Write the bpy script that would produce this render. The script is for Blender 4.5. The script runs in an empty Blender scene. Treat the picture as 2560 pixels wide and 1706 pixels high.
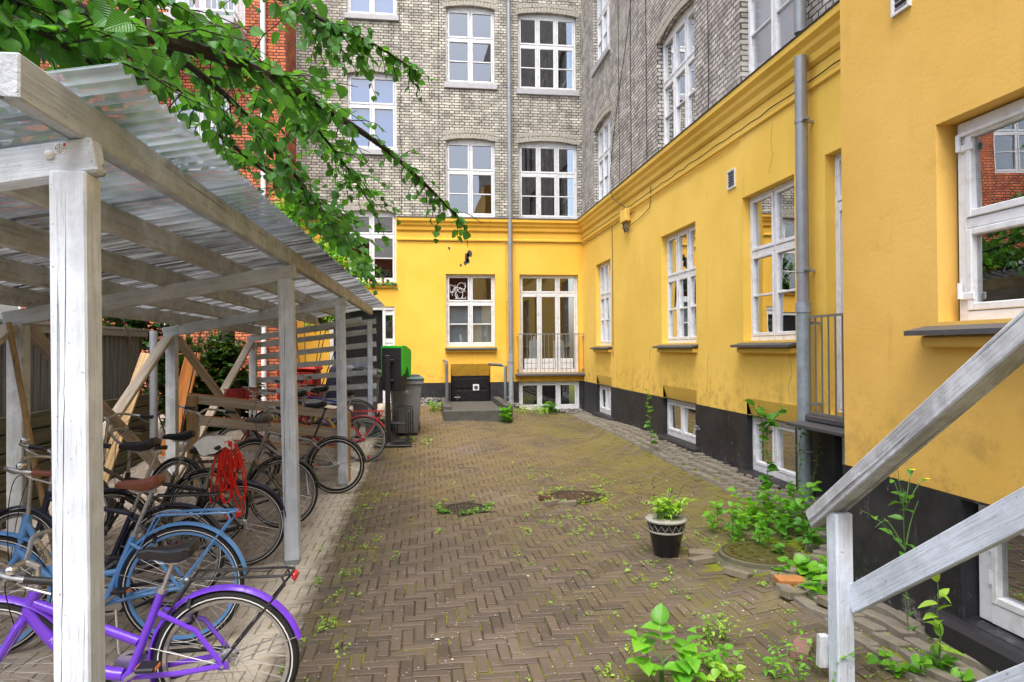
import bpy, bmesh, math, random
import numpy as np
from mathutils import Matrix, Vector
R = math.radians
rnd = random.Random(7)
C = bpy.context.scene.collection
SC = bpy.context.scene

# ------------------------------------------------------------------ camera, light
EYE = 1.8
def add_camera():
    yaw, pitch, roll = R(7.37), R(.54), R(.38)
    fw = Vector((math.sin(yaw)*math.cos(pitch), math.cos(yaw)*math.cos(pitch), math.sin(pitch)))
    rt = Vector((math.cos(yaw), -math.sin(yaw), 0)); up = rt.cross(fw)
    r2 = rt*math.cos(roll) - up*math.sin(roll); u2 = r2.cross(fw)
    cd = bpy.data.cameras.new('camera'); co = bpy.data.objects.new('camera', cd); C.objects.link(co)
    m = Matrix((r2, u2, -fw)).transposed().to_4x4(); m.translation = (0, 0, EYE)
    co.matrix_world = m
    cd.lens = 24; cd.sensor_width = 36; cd.clip_start = .05; cd.clip_end = 300
    SC.camera = co
add_camera()

SUN_EL, SUN_AZ = R(64), R(194)      # azimuth measured from +Y clockwise: soft light comes from behind the camera
w = bpy.data.worlds.new('World'); SC.world = w; w.use_nodes = True
wn = w.node_tree.nodes; wl = w.node_tree.links
bg = wn['Background']; sky = wn.new('ShaderNodeTexSky'); sky.sky_type = 'NISHITA'; sky.sun_disc = False
sky.sun_elevation = SUN_EL; sky.sun_rotation = SUN_AZ; sky.dust_density = 4; sky.air_density = 1.0; sky.ozone_density = .6
hs = wn.new('ShaderNodeHueSaturation'); hs.inputs['Saturation'].default_value = .75
wl.new(sky.outputs[0], hs.inputs['Color']); wl.new(hs.outputs[0], bg.inputs[0]); bg.inputs[1].default_value = .15
sl = bpy.data.lights.new('sun', 'SUN'); sl.energy = 1.4; sl.angle = R(45); sl.color = (1, .975, .94)
so = bpy.data.objects.new('sun', sl); C.objects.link(so)
sd = Vector((math.sin(SUN_AZ)*math.cos(SUN_EL), math.cos(SUN_AZ)*math.cos(SUN_EL), math.sin(SUN_EL)))
so.rotation_euler = sd.to_track_quat('Z', 'Y').to_euler(); so.location = (0, 0, 30)
vs = SC.view_settings; vs.view_transform = 'Standard'; vs.look = 'None'; vs.gamma = 1; vs.use_curve_mapping = False
vs.exposure = 1.5
SC.cycles.max_bounces = 8; SC.cycles.transparent_max_bounces = 16; SC.cycles.diffuse_bounces = 5

# ------------------------------------------------------------------ terrain height
def ss(a, b, t):
    t = min(1, max(0, (t-a)/(b-a))); return t*t*(3-2*t)
def xedge(y): return 2.92 + .98*ss(4.4, 5.6, y)
def zg(x, y):
    k = ss(4.4, 5.6, y); xe = 2.92+.98*k; amp = .12+.12*k
    return .5*ss(8.5, 16.3, y)*(1-.72*ss(.8, 3.9, x)) + amp*ss(xe-1.1, xe, x)*(1-ss(11, 16, y)*.8)

# ------------------------------------------------------------------ mesh builder
class MB:
    def __init__(s): s.v = []; s.f = []; s.uv = []; s.mi = []; s.has = False
    def face(s, pts, uv=None, mi=0):
        n = len(s.v); s.v += [tuple(p) for p in pts]; s.f.append(tuple(range(n, n+len(pts)))); s.uv.append(uv); s.mi.append(mi)
        if uv: s.has = True
    def mesh(s, vs_, fs_, mi=0):
        n = len(s.v); s.v += [tuple(p) for p in vs_]
        for f in fs_: s.f.append(tuple(n+i for i in f)); s.uv.append(None); s.mi.append(mi)
    def box(s, c, d, M=None, ch=0, mi=0):
        hx, hy, hz = d[0]/2, d[1]/2, d[2]/2
        c = Vector(c); vs_ = []; fs_ = []
        ch = min(ch, .45*min(d))
        if ch <= 0:
            for z in (-hz, hz):
                for y in (-hy, hy):
                    for x in (-hx, hx): vs_.append((x, y, z))
            fs_ = [(0, 2, 3, 1), (4, 5, 7, 6), (0, 1, 5, 4), (2, 6, 7, 3), (0, 4, 6, 2), (1, 3, 7, 5)]
        else:
            idx = {}
            for sx in (-1, 1):
                for sy in (-1, 1):
                    for sz in (-1, 1):
                        for a in range(3):
                            p = [sx*(hx-ch), sy*(hy-ch), sz*(hz-ch)]
                            p[a] = (sx*hx, sy*hy, sz*hz)[a]
                            idx[sx, sy, sz, a] = len(vs_); vs_.append(tuple(p))
            S = (-1, 1)
            for a in range(3):
                b, c2 = (a+1) % 3, (a+2) % 3
                for sg in S:
                    q = []
                    for (p, r) in ((-1, -1), (1, -1), (1, 1), (-1, 1)):
                        k = [0, 0, 0]; k[a] = sg; k[b] = p; k[c2] = r; q.append(idx[k[0], k[1], k[2], a])
                    fs_.append(tuple(q if sg > 0 else q[::-1]))
                # edges along axis a
                for p in S:
                    for r in S:
                        k0 = [0, 0, 0]; k1 = [0, 0, 0]; k0[a] = -1; k1[a] = 1
                        for k in (k0, k1): k[b] = p; k[c2] = r
                        q = [idx[k0[0], k0[1], k0[2], b], idx[k1[0], k1[1], k1[2], b], idx[k1[0], k1[1], k1[2], c2], idx[k0[0], k0[1], k0[2], c2]]
                        fs_.append(tuple(q if p*r < 0 else q[::-1]))
            for sx in S:
                for sy in S:
                    for sz in S:
                        q = [idx[sx, sy, sz, a] for a in range(3)]
                        fs_.append(tuple(q if sx*sy*sz > 0 else q[::-1]))
        out = []
        for p in vs_:
            p = Vector(p)
            if M is not None: p = M @ p
            out.append(p+c)
        s.mesh(out, fs_, mi)
    def rings(s, rings, closed_ring=True, cap=True, mi=0, loop=False):
        n = len(rings[0]); vs_ = [p for r in rings for p in r]; fs_ = []
        m = len(rings)
        for i in range(m if loop else m-1):
            a = i*n; b = ((i+1) % m)*n
            for j in range(n if closed_ring else n-1):
                k = (j+1) % n; fs_.append((a+j, a+k, b+k, b+j))
        if cap and not loop and closed_ring:
            fs_.append(tuple(range(n-1, -1, -1))); fs_.append(tuple(range((m-1)*n, m*n)))
        s.mesh(vs_, fs_, mi)
    def tube(s, path, r, n=8, mi=0, loop=False, cap=True):
        P = [Vector(p) for p in path]; m = len(P)
        rs = r if isinstance(r, (list, tuple)) else [r]*m
        T = []
        for i in range(m):
            if loop: t = P[(i+1) % m]-P[i-1]
            else: t = P[min(i+1, m-1)]-P[max(i-1, 0)]
            T.append(t.normalized() if t.length > 1e-9 else Vector((0, 0, 1)))
        a = Vector((0, 0, 1)) if abs(T[0].z) < .9 else Vector((1, 0, 0))
        N = (a - T[0]*a.dot(T[0])).normalized(); rr = []
        for i in range(m):
            N = (N - T[i]*N.dot(T[i])).normalized(); B = T[i].cross(N)
            rr.append([P[i]+(N*math.cos(2*math.pi*k/n)+B*math.sin(2*math.pi*k/n))*rs[i] for k in range(n)])
        s.rings(rr, True, cap, mi, loop)
    def lathe(s, prof, c=(0, 0, 0), n=24, axis='z', mi=0, cap=True):
        rr = []
        for r, z in prof:
            ring = []
            for k in range(n):
                a = 2*math.pi*k/n
                if axis == 'z': p = (c[0]+r*math.cos(a), c[1]+r*math.sin(a), c[2]+z)
                elif axis == 'y': p = (c[0]+r*math.cos(a), c[1]+z, c[2]-r*math.sin(a))
                else: p = (c[0]+z, c[1]+r*math.cos(a), c[2]+r*math.sin(a))
                ring.append(p)
            rr.append(ring)
        s.rings(rr, True, cap, mi)
    def build(s, name, mat, parent=None, smooth=False, loc=None):
        me = bpy.data.meshes.new(name); me.from_pydata(s.v, [], s.f)
        mats = mat if isinstance(mat, (list, tuple)) else [mat]
        for m in mats: me.materials.append(m)
        if len(mats) > 1: me.polygons.foreach_set('material_index', s.mi)
        if s.has:
            l = me.uv_layers.new(name='UVMap'); k = 0
            for f, u in zip(s.f, s.uv):
                for i in range(len(f)):
                    l.data[k].uv = u[i] if u else (0, 0); k += 1
        if smooth:
            me.polygons.foreach_set('use_smooth', [True]*len(me.polygons))
            try: me.set_sharp_from_angle(angle=R(40))
            except Exception: pass
        me.update()
        o = bpy.data.objects.new(name, me); C.objects.link(o)
        if parent is not None: adopt(o, parent)
        if loc is not None: o.location = loc
        return o

WORLDINV = {}
def adopt(o, parent):
    o.parent = parent
    if parent.name in WORLDINV: o.matrix_parent_inverse = WORLDINV[parent.name]
def thing(name, label, cat, loc=(0, 0, 0), group=None, local=False):
    o = bpy.data.objects.new(name, None); C.objects.link(o); o.location = loc
    o.empty_display_size = .2
    o['label'] = label; o['category'] = cat
    if group: o['group'] = group
    if not local: WORLDINV[o.name] = Matrix.Translation(-Vector(loc))
    return o
def tag(o, label=None, cat=None, group=None, kind=None):
    if label: o['label'] = label
    if cat: o['category'] = cat
    if group: o['group'] = group
    if kind: o['kind'] = kind
    return o
def beam(name, p0, p1, w_, h_, mat, parent, up=(0, 0, 1), ch=.006, ext=0):
    p0 = Vector(p0); p1 = Vector(p1); d = p1-p0; L = d.length+2*ext; z = d.normalized()
    up = Vector(up)
    if abs(z.dot(up)) > .98: up = Vector((0, 1, 0))
    x = up.cross(z).normalized(); y = z.cross(x)
    mb = MB(); mb.box((0, 0, 0), (w_, h_, L), ch=ch)
    o = mb.build(name, mat)
    m = Matrix((x, y, z)).transposed().to_4x4(); m.translation = (p0+p1)/2
    o.matrix_basis = m
    if parent is not None: adopt(o, parent)
    return o
def text(name, s, size, mat, parent, mtx, depth=.0008, align='CENTER', spacing=1):
    cu = bpy.data.curves.new('lettering', 'FONT'); cu.body = s; cu.size = size; cu.extrude = depth; cu.align_x = align; cu.align_y = 'CENTER'; cu.space_character = spacing
    to = bpy.data.objects.new('lettering', cu); C.objects.link(to)
    dg = bpy.context.evaluated_depsgraph_get(); me = bpy.data.meshes.new_from_object(to.evaluated_get(dg))
    bpy.data.objects.remove(to); bpy.data.curves.remove(cu)
    me.materials.clear(); me.materials.append(mat)
    o = bpy.data.objects.new(name, me); C.objects.link(o); o.matrix_basis = mtx
    if parent is not None: adopt(o, parent)
    return o

# ------------------------------------------------------------------ materials
class NT:
    def __init__(s, name, rough=.6, spec=.4):
        s.m = bpy.data.materials.new(name); s.m.use_nodes = True
        s.n = s.m.node_tree.nodes; s.l = s.m.node_tree.links
        s.b = s.n['Principled BSDF']; s.b.inputs['Roughness'].default_value = rough; s.b.inputs['Specular IOR Level'].default_value = spec
    def node(s, t, **k):
        n = s.n.new(t)
        for a, v in k.items(): setattr(n, a, v)
        return n
    def put(s, sock, v):
        if isinstance(v, bpy.types.NodeSocket): s.l.new(v, sock)
        elif isinstance(v, (tuple, list)) and len(v) == 3 and sock.type == 'RGBA': sock.default_value = (*v, 1)
        else: sock.default_value = v
    def co(s, kind='Object', sc=(1, 1, 1), rot=(0, 0, 0), rand=False):
        t = s.node('ShaderNodeTexCoord'); mp = s.node('ShaderNodeMapping'); mp.inputs['Scale'].default_value = sc; mp.inputs['Rotation'].default_value = rot
        s.l.new(t.outputs[kind], mp.inputs[0])
        if rand:
            oi = s.node('ShaderNodeObjectInfo'); mm = s.node('ShaderNodeVectorMath', operation='MULTIPLY_ADD')
            s.l.new(oi.outputs['Random'], mm.inputs[0]); mm.inputs[1].default_value = (37, 53, 71); s.l.new(mp.outputs[0], mm.inputs[2]); return mm.outputs[0]
        return mp.outputs[0]
    def noise(s, v, scale, detail=5, rough=.55, dist=0):
        n = s.node('ShaderNodeTexNoise'); s.l.new(v, n.inputs['Vector']); n.inputs['Scale'].default_value = scale; n.inputs['Detail'].default_value = detail; n.inputs['Roughness'].default_value = rough; n.inputs['Distortion'].default_value = dist
        return n.outputs['Fac']
    def voro(s, v, scale, feat='F1', out='Distance'):
        n = s.node('ShaderNodeTexVoronoi', feature=feat); s.l.new(v, n.inputs['Vector']); n.inputs['Scale'].default_value = scale; return n.outputs[out]
    def ramp(s, f, a, b, ca=0., cb=1.):
        n = s.node('ShaderNodeMapRange'); n.interpolation_type = 'SMOOTHSTEP'; s.put(n.inputs[0], f)
        for i, v in enumerate((a, b, ca, cb)): n.inputs[i+1].default_value = v
        return n.outputs[0]
    def math(s, op, a, b=0., c=None):
        n = s.node('ShaderNodeMath', operation=op); s.put(n.inputs[0], a); s.put(n.inputs[1], b)
        if c is not None: s.put(n.inputs[2], c)
        return n.outputs[0]
    def mix(s, f, a, b, mode='MIX'):
        n = s.node('ShaderNodeMix', data_type='RGBA', blend_type=mode); s.put(n.inputs[0], f); s.put(n.inputs[6], a); s.put(n.inputs[7], b); return n.outputs[2]
    def bump(s, h, st=.3, d=.01, nrm=None):
        n = s.node('ShaderNodeBump'); n.inputs['Strength'].default_value = st; n.inputs['Distance'].default_value = d; s.l.new(h, n.inputs['Height'])
        if nrm is not None: s.l.new(nrm, n.inputs['Normal'])
        return n.outputs[0]
    def set(s, **k):
        for a, v in k.items(): s.put(s.b.inputs[{'col': 'Base Color', 'rough': 'Roughness', 'nrm': 'Normal', 'metal': 'Metallic', 'spec': 'Specular IOR Level', 'coat': 'Coat Weight', 'alpha': 'Alpha'}[a]], v)
        return s.m
    def island(s):
        return s.node('ShaderNodeNewGeometry').outputs['Random Per Island']

def plain(name, col, rough=.5, metal=0., var=.25, scale=25, spec=.4, coat=0., bumps=0.):
    t = NT(name, rough, spec); v = t.co('Object', rand=True); n = t.noise(v, scale, 6)
    c2 = tuple(min(1, c*(1-var)) for c in col); c3 = tuple(min(1, c*(1+var*.5)) for c in col)
    t.set(col=t.mix(n, c2, c3), metal=metal, coat=coat, rough=t.ramp(n, .2, .8, rough*.85, min(1, rough*1.15)))
    if bumps: t.set(nrm=t.bump(n, bumps, .004))
    return t.m

def brick_mat(name, c1, c2, mortar, stain, bw=.24, rh=.0667, uneven=1.0, msize=.011, squash=1.0):
    t = NT(name, .85, .25); v = t.co('UV'); d = t.node('ShaderNodeTexNoise'); t.l.new(v, d.inputs['Vector']); d.inputs['Scale'].default_value = 9; d.inputs['Detail'].default_value = 3
    va = t.node('ShaderNodeVectorMath', operation='MULTIPLY_ADD'); t.l.new(d.outputs['Color'], va.inputs[0]); va.inputs[1].default_value = (.022*uneven,)*3; t.l.new(v, va.inputs[2])
    def bt(vec):
        b = t.node('ShaderNodeTexBrick'); t.l.new(vec, b.inputs['Vector'])
        b.inputs['Scale'].default_value = 1; b.inputs['Brick Width'].default_value = bw; b.inputs['Row Height'].default_value = rh; b.inputs['Mortar Size'].default_value = msize
        b.inputs['Mortar Smooth'].default_value = .35; b.offset = .5; b.inputs['Bias'].default_value = 0
        b.squash = .5; b.squash_frequency = 2
        return b
    b = bt(va.outputs[0]); t.put(b.inputs['Color1'], c1); t.put(b.inputs['Color2'], c2); t.put(b.inputs['Mortar'], mortar)
    big = t.noise(v, .55, 5, .6); fine = t.noise(v, 45, 4, .7); mid = t.noise(v, 3.2, 5, .65)
    col = t.mix(1., b.outputs['Color'], t.mix(t.ramp(mid, .36, .66), (1.15,)*3, (.62, .61, .60)), 'MULTIPLY')
    col = t.mix(t.ramp(big, .45, .72, 0., .3), col, stain)
    col = t.mix(t.ramp(t.noise(v, 1.3, 6, .7), .60, .74, 0, .6), col, tuple(c*.42 for c in c2))
    col = t.mix(t.ramp(fine, .55, .8, 0, .5), col, tuple(c*.35 for c in mortar))
    h = t.math('ADD', t.math('MULTIPLY', b.outputs['Fac'], -1.0), t.math('MULTIPLY', fine, .6))
    return t.set(col=col, nrm=t.bump(h, .9, .012))

def render_mat(name, base, rough_amt=.25, stain=.3, side=(.50, .25, .03)):
    t = NT(name, .8, .25); v = t.co('UV')
    big = t.noise(v, .6, 6, .6); mid = t.noise(v, 2.6, 6, .62); fine = t.noise(v, 38, 5, .6); vv = t.co('UV', (3.2, .35, 1))
    streak = t.noise(vv, 1.4, 5, .6)
    pale = tuple(min(1, c*1.12+.03) for c in base)
    col = t.mix(t.ramp(big, .3, .7), base, pale)
    col = t.mix(t.ramp(streak, .56, .78, 0, stain), col, side)
    col = t.mix(t.ramp(mid, .58, .8, 0, stain*.8), col, tuple(c*.72 for c in base))
    blot = t.noise(v, 1.15, 7, .7, .8); col = t.mix(t.ramp(blot, .60, .72, 0, stain*.9), col, tuple(c*.70 for c in base)); col = t.mix(t.ramp(blot, .40, .28, 0, stain*.8), col, tuple(min(1, c*1.2+.05) for c in base))
    sv = t.node('ShaderNodeSeparateXYZ'); t.l.new(v, sv.inputs[0]); low = t.math('MULTIPLY', t.ramp(sv.outputs['Y'], 1.75, 1.0), t.ramp(t.noise(v, 5, 5, .7), .45, .65)); col = t.mix(t.math('MULTIPLY', low, .45), col, (.30, .19, .06))
    specks = t.voro(v, 2.3)
    col = t.mix(t.math('MULTIPLY', t.ramp(specks, .012, .02, 1, 0), .8), col, (.12, .09, .05))
    h = t.math('ADD', t.math('MULTIPLY', mid, .8), t.math('MULTIPLY', fine, rough_amt*3))
    return t.set(col=col, nrm=t.bump(h, min(1, .2+rough_amt*1.6), .012))

def wood_mat(name, base, dark, paint=None, wear=.5, bs=.55):
    t = NT(name, .75, .25); v = t.co('Object', (14, 14, .7), rand=True); v2 = t.co('Object', (60, 60, 2.2), rand=True); v3 = t.co('Object', (1, 1, 1), rand=True)
    g = t.noise(v, 1.6, 6, .65, .6); f = t.noise(v2, 1.3, 5, .7); p = t.noise(v3, 5.5, 7, .68); fp = t.noise(v3, 60, 3, .6)
    col = t.mix(t.ramp(g, .35, .7), base, dark)
    if paint:
        pm = t.ramp(t.math('ADD', p, t.math('MULTIPLY', f, .35)), .52+.0*wear, .78, 1, 1-wear)
        col = t.mix(pm, col, t.mix(t.ramp(t.noise(v3, 2.2, 4), .3, .7), tuple(c*.8 for c in paint), paint))
    crack = t.ramp(t.noise(t.co('Object', (22, 22, .35), rand=True), 1.1, 3, .5, .3), .66, .70)
    col = t.mix(t.math('MULTIPLY', crack, .45), col, (.06, .058, .055))
    col = t.mix(t.math('MAXIMUM', t.ramp(fp, .64, .74, 0, .6), t.ramp(f, .58, .72, 0, .55)), col, (.10, .10, .10))
    h = t.math('ADD', t.math('ADD', f, t.math('MULTIPLY', g, .6)), t.math('MULTIPLY', crack, -1.6))
    return t.set(col=col, nrm=t.bump(h, bs, .006))

M = {}
M['brick_grey'] = brick_mat('grey_yellow_brick', (.60, .57, .49), (.36, .34, .29), (.075, .072, .066), (.40, .385, .35), uneven=1.25, msize=.010)
M['brick_grey_side'] = brick_mat('grey_brick_right', (.58, .55, .50), (.37, .35, .315), (.075, .072, .068), (.42, .40, .375), uneven=1.25, msize=.010)
M['brick_red'] = brick_mat('red_brick', (.66, .20, .075), (.44, .105, .055), (.05, .04, .042), (.62, .22, .10), uneven=.35)
M['voussoir'] = plain('arch_brick', (.40, .375, .32), .85, var=.45, scale=18, bumps=.5)
M['yellow'] = render_mat('yellow_render', (.76, .435, .048), .10, .36)
M['yellow_right'] = render_mat('yellow_render_right', (.76, .50, .085), .12, .34, (.58, .33, .05))
M['yellow_rough'] = render_mat('yellow_render_rough', (.66, .405, .085), .12, .45, (.40, .225, .035))
def plinth_mat():
    t = NT('black_plinth', .55, .4); v = t.co('UV'); n = t.noise(v, 2.2, 7, .7); f = t.noise(v, 13, 9, .75); st = t.noise(t.co('UV', (9, 1.6, 1)), 1.2, 7, .72)
    col = t.mix(t.ramp(n, .35, .7), (.012, .012, .016), (.035, .034, .038)); col = t.mix(t.ramp(st, .57, .80, 0, .6), col, (.17, .17, .18))
    col = t.mix(t.math('MULTIPLY', t.ramp(f, .60, .63), t.ramp(t.noise(v, 1.0, 6, .75), .50, .62)), col, (.34, .33, .32)); sp_ = t.node('ShaderNodeSeparateXYZ'); t.l.new(v, sp_.inputs[0]); col = t.mix(t.math('MULTIPLY', t.ramp(sp_.outputs['Y'], .45, .1), t.ramp(t.noise(v, 8, 6, .75), .5, .62)), col, (.27, .26, .245))
    return t.set(col=col, nrm=t.bump(t.math('ADD', n, f), .35, .01))
M['plinth'] = plinth_mat()
def white_paint():
    t = NT('white_window_paint', .42, .45); v = t.co('Object'); n = t.noise(v, 9, 6, .65); f = t.noise(v, 70, 3)
    col = t.mix(t.ramp(n, .45, .78), (.70, .715, .735), (.50, .50, .49)); col = t.mix(t.ramp(f, .7, .78, 0, .55), col, (.25, .23, .2))
    return t.set(col=col, nrm=t.bump(n, .12, .003))
M['white'] = white_paint()
M['slate'] = plain('dark_slate_sill', (.085, .085, .09), .55, var=.5, scale=30, bumps=.3)
M['stone_sill'] = plain('grey_zinc_sill', (.42, .42, .44), .5, var=.35, scale=12)
M['zinc'] = plain('zinc_pipe', (.30, .32, .35), .42, metal=.35, var=.3, scale=10)
M['zinc_old'] = plain('galvanised_pipe', (.36, .42, .47), .45, metal=.35, var=.45, scale=14)
M['dark_in'] = plain('dark_room', (.035, .032, .03), .9, var=.4, scale=2)
M['pipe_dark'] = plain('dull_pipe', (.17, .18, .19), .5, metal=.4, var=.5, scale=14)
M['iron'] = plain('dark_iron', (.055, .05, .046), .5, metal=.5, var=.5, scale=40, bumps=.4)
M['steel_grey'] = plain('grey_steel', (.30, .31, .32), .4, metal=.6, var=.3)
M['chrome'] = plain('chrome', (.62, .62, .62), .22, metal=.95, var=.15)
M['black_gloss'] = plain('black_gloss', (.012, .012, .015), .25, var=.3, spec=.5)
M['black'] = plain('black_plastic', (.018, .018, .02), .5, var=.4)
M['rubber'] = plain('tyre_rubber', (.020, .020, .021), .75, var=.5, scale=60, bumps=.3)
M['concrete'] = plain('weathered_concrete', (.085, .083, .074), .85, var=.85, scale=7, bumps=.8)
M['gravel_white'] = plain('pale_rubble', (.34, .325, .29), .9, var=.6, scale=40, bumps=1.)
M['reflex'] = plain('reflective_white', (.72, .72, .70), .5, var=.1)
M['red_lens'] = plain('red_lens', (.55, .015, .02), .2, var=.2)
M['orange'] = plain('orange_reflector', (.85, .25, .02), .3)
M['ink'] = plain('black_ink', (.015, .015, .015), .6)
M['white_ink'] = plain('white_ink', (.75, .75, .77), .5)
M['pale_ink'] = plain('pale_violet_ink', (.55, .42, .85), .5)
def glass_mat(name, tint, fac0=.10, fac1=.85, rough=.0, wob=.25):
    t = NT(name); n, l = t.n, t.l; out = n['Material Output']
    tr = t.node('ShaderNodeBsdfTransparent'); tr.inputs[0].default_value = (*tint, 1)
    gl = t.node('ShaderNodeBsdfGlossy'); gl.inputs['Roughness'].default_value = rough; gl.inputs[0].default_value = (.95, .97, 1, 1)
    v = t.co('Object'); nb = t.bump(t.noise(v, 1.7, 2, .4), wob, .012); l.new(nb, gl.inputs['Normal'])
    lw = t.node('ShaderNodeLayerWeight'); lw.inputs[0].default_value = .5
    f = t.ramp(lw.outputs['Facing'], .0, 1., fac0, fac1); mx = t.node('ShaderNodeMixShader'); l.new(f, mx.inputs[0]); l.new(tr.outputs[0], mx.inputs[1]); l.new(gl.outputs[0], mx.inputs[2])
    l.new(mx.outputs[0], out.inputs[0]); return t.m
M['glass'] = glass_mat('window_glass', (.62, .66, .68), .20, .9, 0., .07)
M['glass_frost'] = glass_mat('frosted_glass', (.6, .68, .74), .25, .8, .25)
M['blind_blue'] = plain('blue_blind', (.07, .20, .56), .75, var=.1, scale=3)
M['blind_pale'] = plain('pale_blind', (.66, .72, .80), .8, var=.1, scale=3)
M['blind_grey'] = plain('grey_curtain', (.42, .50, .52), .8, var=.3, scale=5)
M['wood_white'] = wood_mat('whitewashed_timber', (.48, .53, .58), (.24, .26, .28), (.74, .81, .92), .45, .9)
M['wood_weathered'] = wood_mat('weathered_rail', (.40, .40, .41), (.17, .165, .16), (.68, .71, .75), .7, 1.)
M['wood_grey'] = wood_mat('greyed_timber', (.46, .48, .48), (.24, .25, .25), (.66, .70, .73), .6)
M['wood_raw'] = wood_mat('brown_stained_timber', (.42, .385, .34), (.22, .195, .165), (.58, .585, .58), .7)
M['wood_tan'] = wood_mat('tan_timber', (.42, .29, .15), (.27, .17, .08))
M['wood_tan_pale'] = wood_mat('pale_timber', (.50, .43, .34), (.33, .27, .20))
M['wood_eave'] = wood_mat('beige_eave_beam', (.41, .45, .50), (.20, .22, .245), (.58, .63, .70), .75, .9)
M['wood_orange'] = wood_mat('orange_timber', (.60, .22, .05), (.40, .13, .03))
M['wood_olive'] = wood_mat('olive_plank', (.085, .08, .045), (.035, .034, .02))
M['wood_shed'] = wood_mat('dark_shed_board', (.15, .145, .135), (.09, .087, .08))
def roof_mat():
    t = NT('corrugated_polycarbonate', .25, .5); n, l = t.n, t.l; out = n['Material Output']; v = t.co('Object')
    g = t.noise(v, .9, 6, .65); st = t.noise(t.co('Object', (.8, 9, 1)), 1.0, 6, .72); f = t.noise(v, 55, 3)
    sx = t.node('ShaderNodeSeparateXYZ'); l.new(v, sx.inputs[0])
    far = t.math('ADD', t.ramp(sx.outputs['Y'], 2.6, 6.5, .0, .30), t.ramp(sx.outputs['X'], -1.05, -2.0, 0, .16))
    fn = t.ramp(far, .08, .34); st = t.math('ADD', t.math('MULTIPLY', st, fn), t.math('MULTIPLY', t.noise(v, 2.3, 4, .55), t.math('SUBTRACT', 1., fn)))
    dirt = t.math('ADD', t.math('ADD', t.math('MULTIPLY', g, .42), t.math('MULTIPLY', st, .48)), far)
    dm = t.ramp(dirt, .42, .84, .40, .95); dm = t.math('MAXIMUM', dm, t.ramp(f, .70, .78, 0, .8))
    tr = t.node('ShaderNodeBsdfTransparent'); tr.inputs[0].default_value = (.62, .69, .76, 1)
    gl = t.node('ShaderNodeBsdfGlossy'); gl.inputs['Roughness'].default_value = .16; gl.inputs[0].default_value = (.85, .9, 1, 1)
    tl = t.node('ShaderNodeBsdfTranslucent'); df = t.node('ShaderNodeBsdfDiffuse')
    cc = t.mix(t.ramp(st, .38, .66), t.mix(t.ramp(far, .0, .3), (.36, .42, .45), (.06, .055, .042)), t.mix(t.ramp(far, .05, .35), (.60, .66, .76), (.36, .37, .38))); l.new(cc, tl.inputs[0]); l.new(cc, df.inputs[0])
    m0 = t.node('ShaderNodeMixShader'); m0.inputs[0].default_value = .5; l.new(df.outputs[0], m0.inputs[1]); l.new(tl.outputs[0], m0.inputs[2])
    fr = t.node('ShaderNodeLayerWeight'); fr.inputs[0].default_value = .45
    m1 = t.node('ShaderNodeMixShader'); l.new(t.ramp(fr.outputs['Facing'], 0, 1, .16, .85), m1.inputs[0]); l.new(tr.outputs[0], m1.inputs[1]); l.new(gl.outputs[0], m1.inputs[2])
    m2 = t.node('ShaderNodeMixShader'); l.new(dm, m2.inputs[0]); l.new(m1.outputs[0], m2.inputs[1]); l.new(m0.outputs[0], m2.inputs[2])
    l.new(m2.outputs[0], out.inputs[0]); return t.m
M['roof'] = roof_mat()
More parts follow.
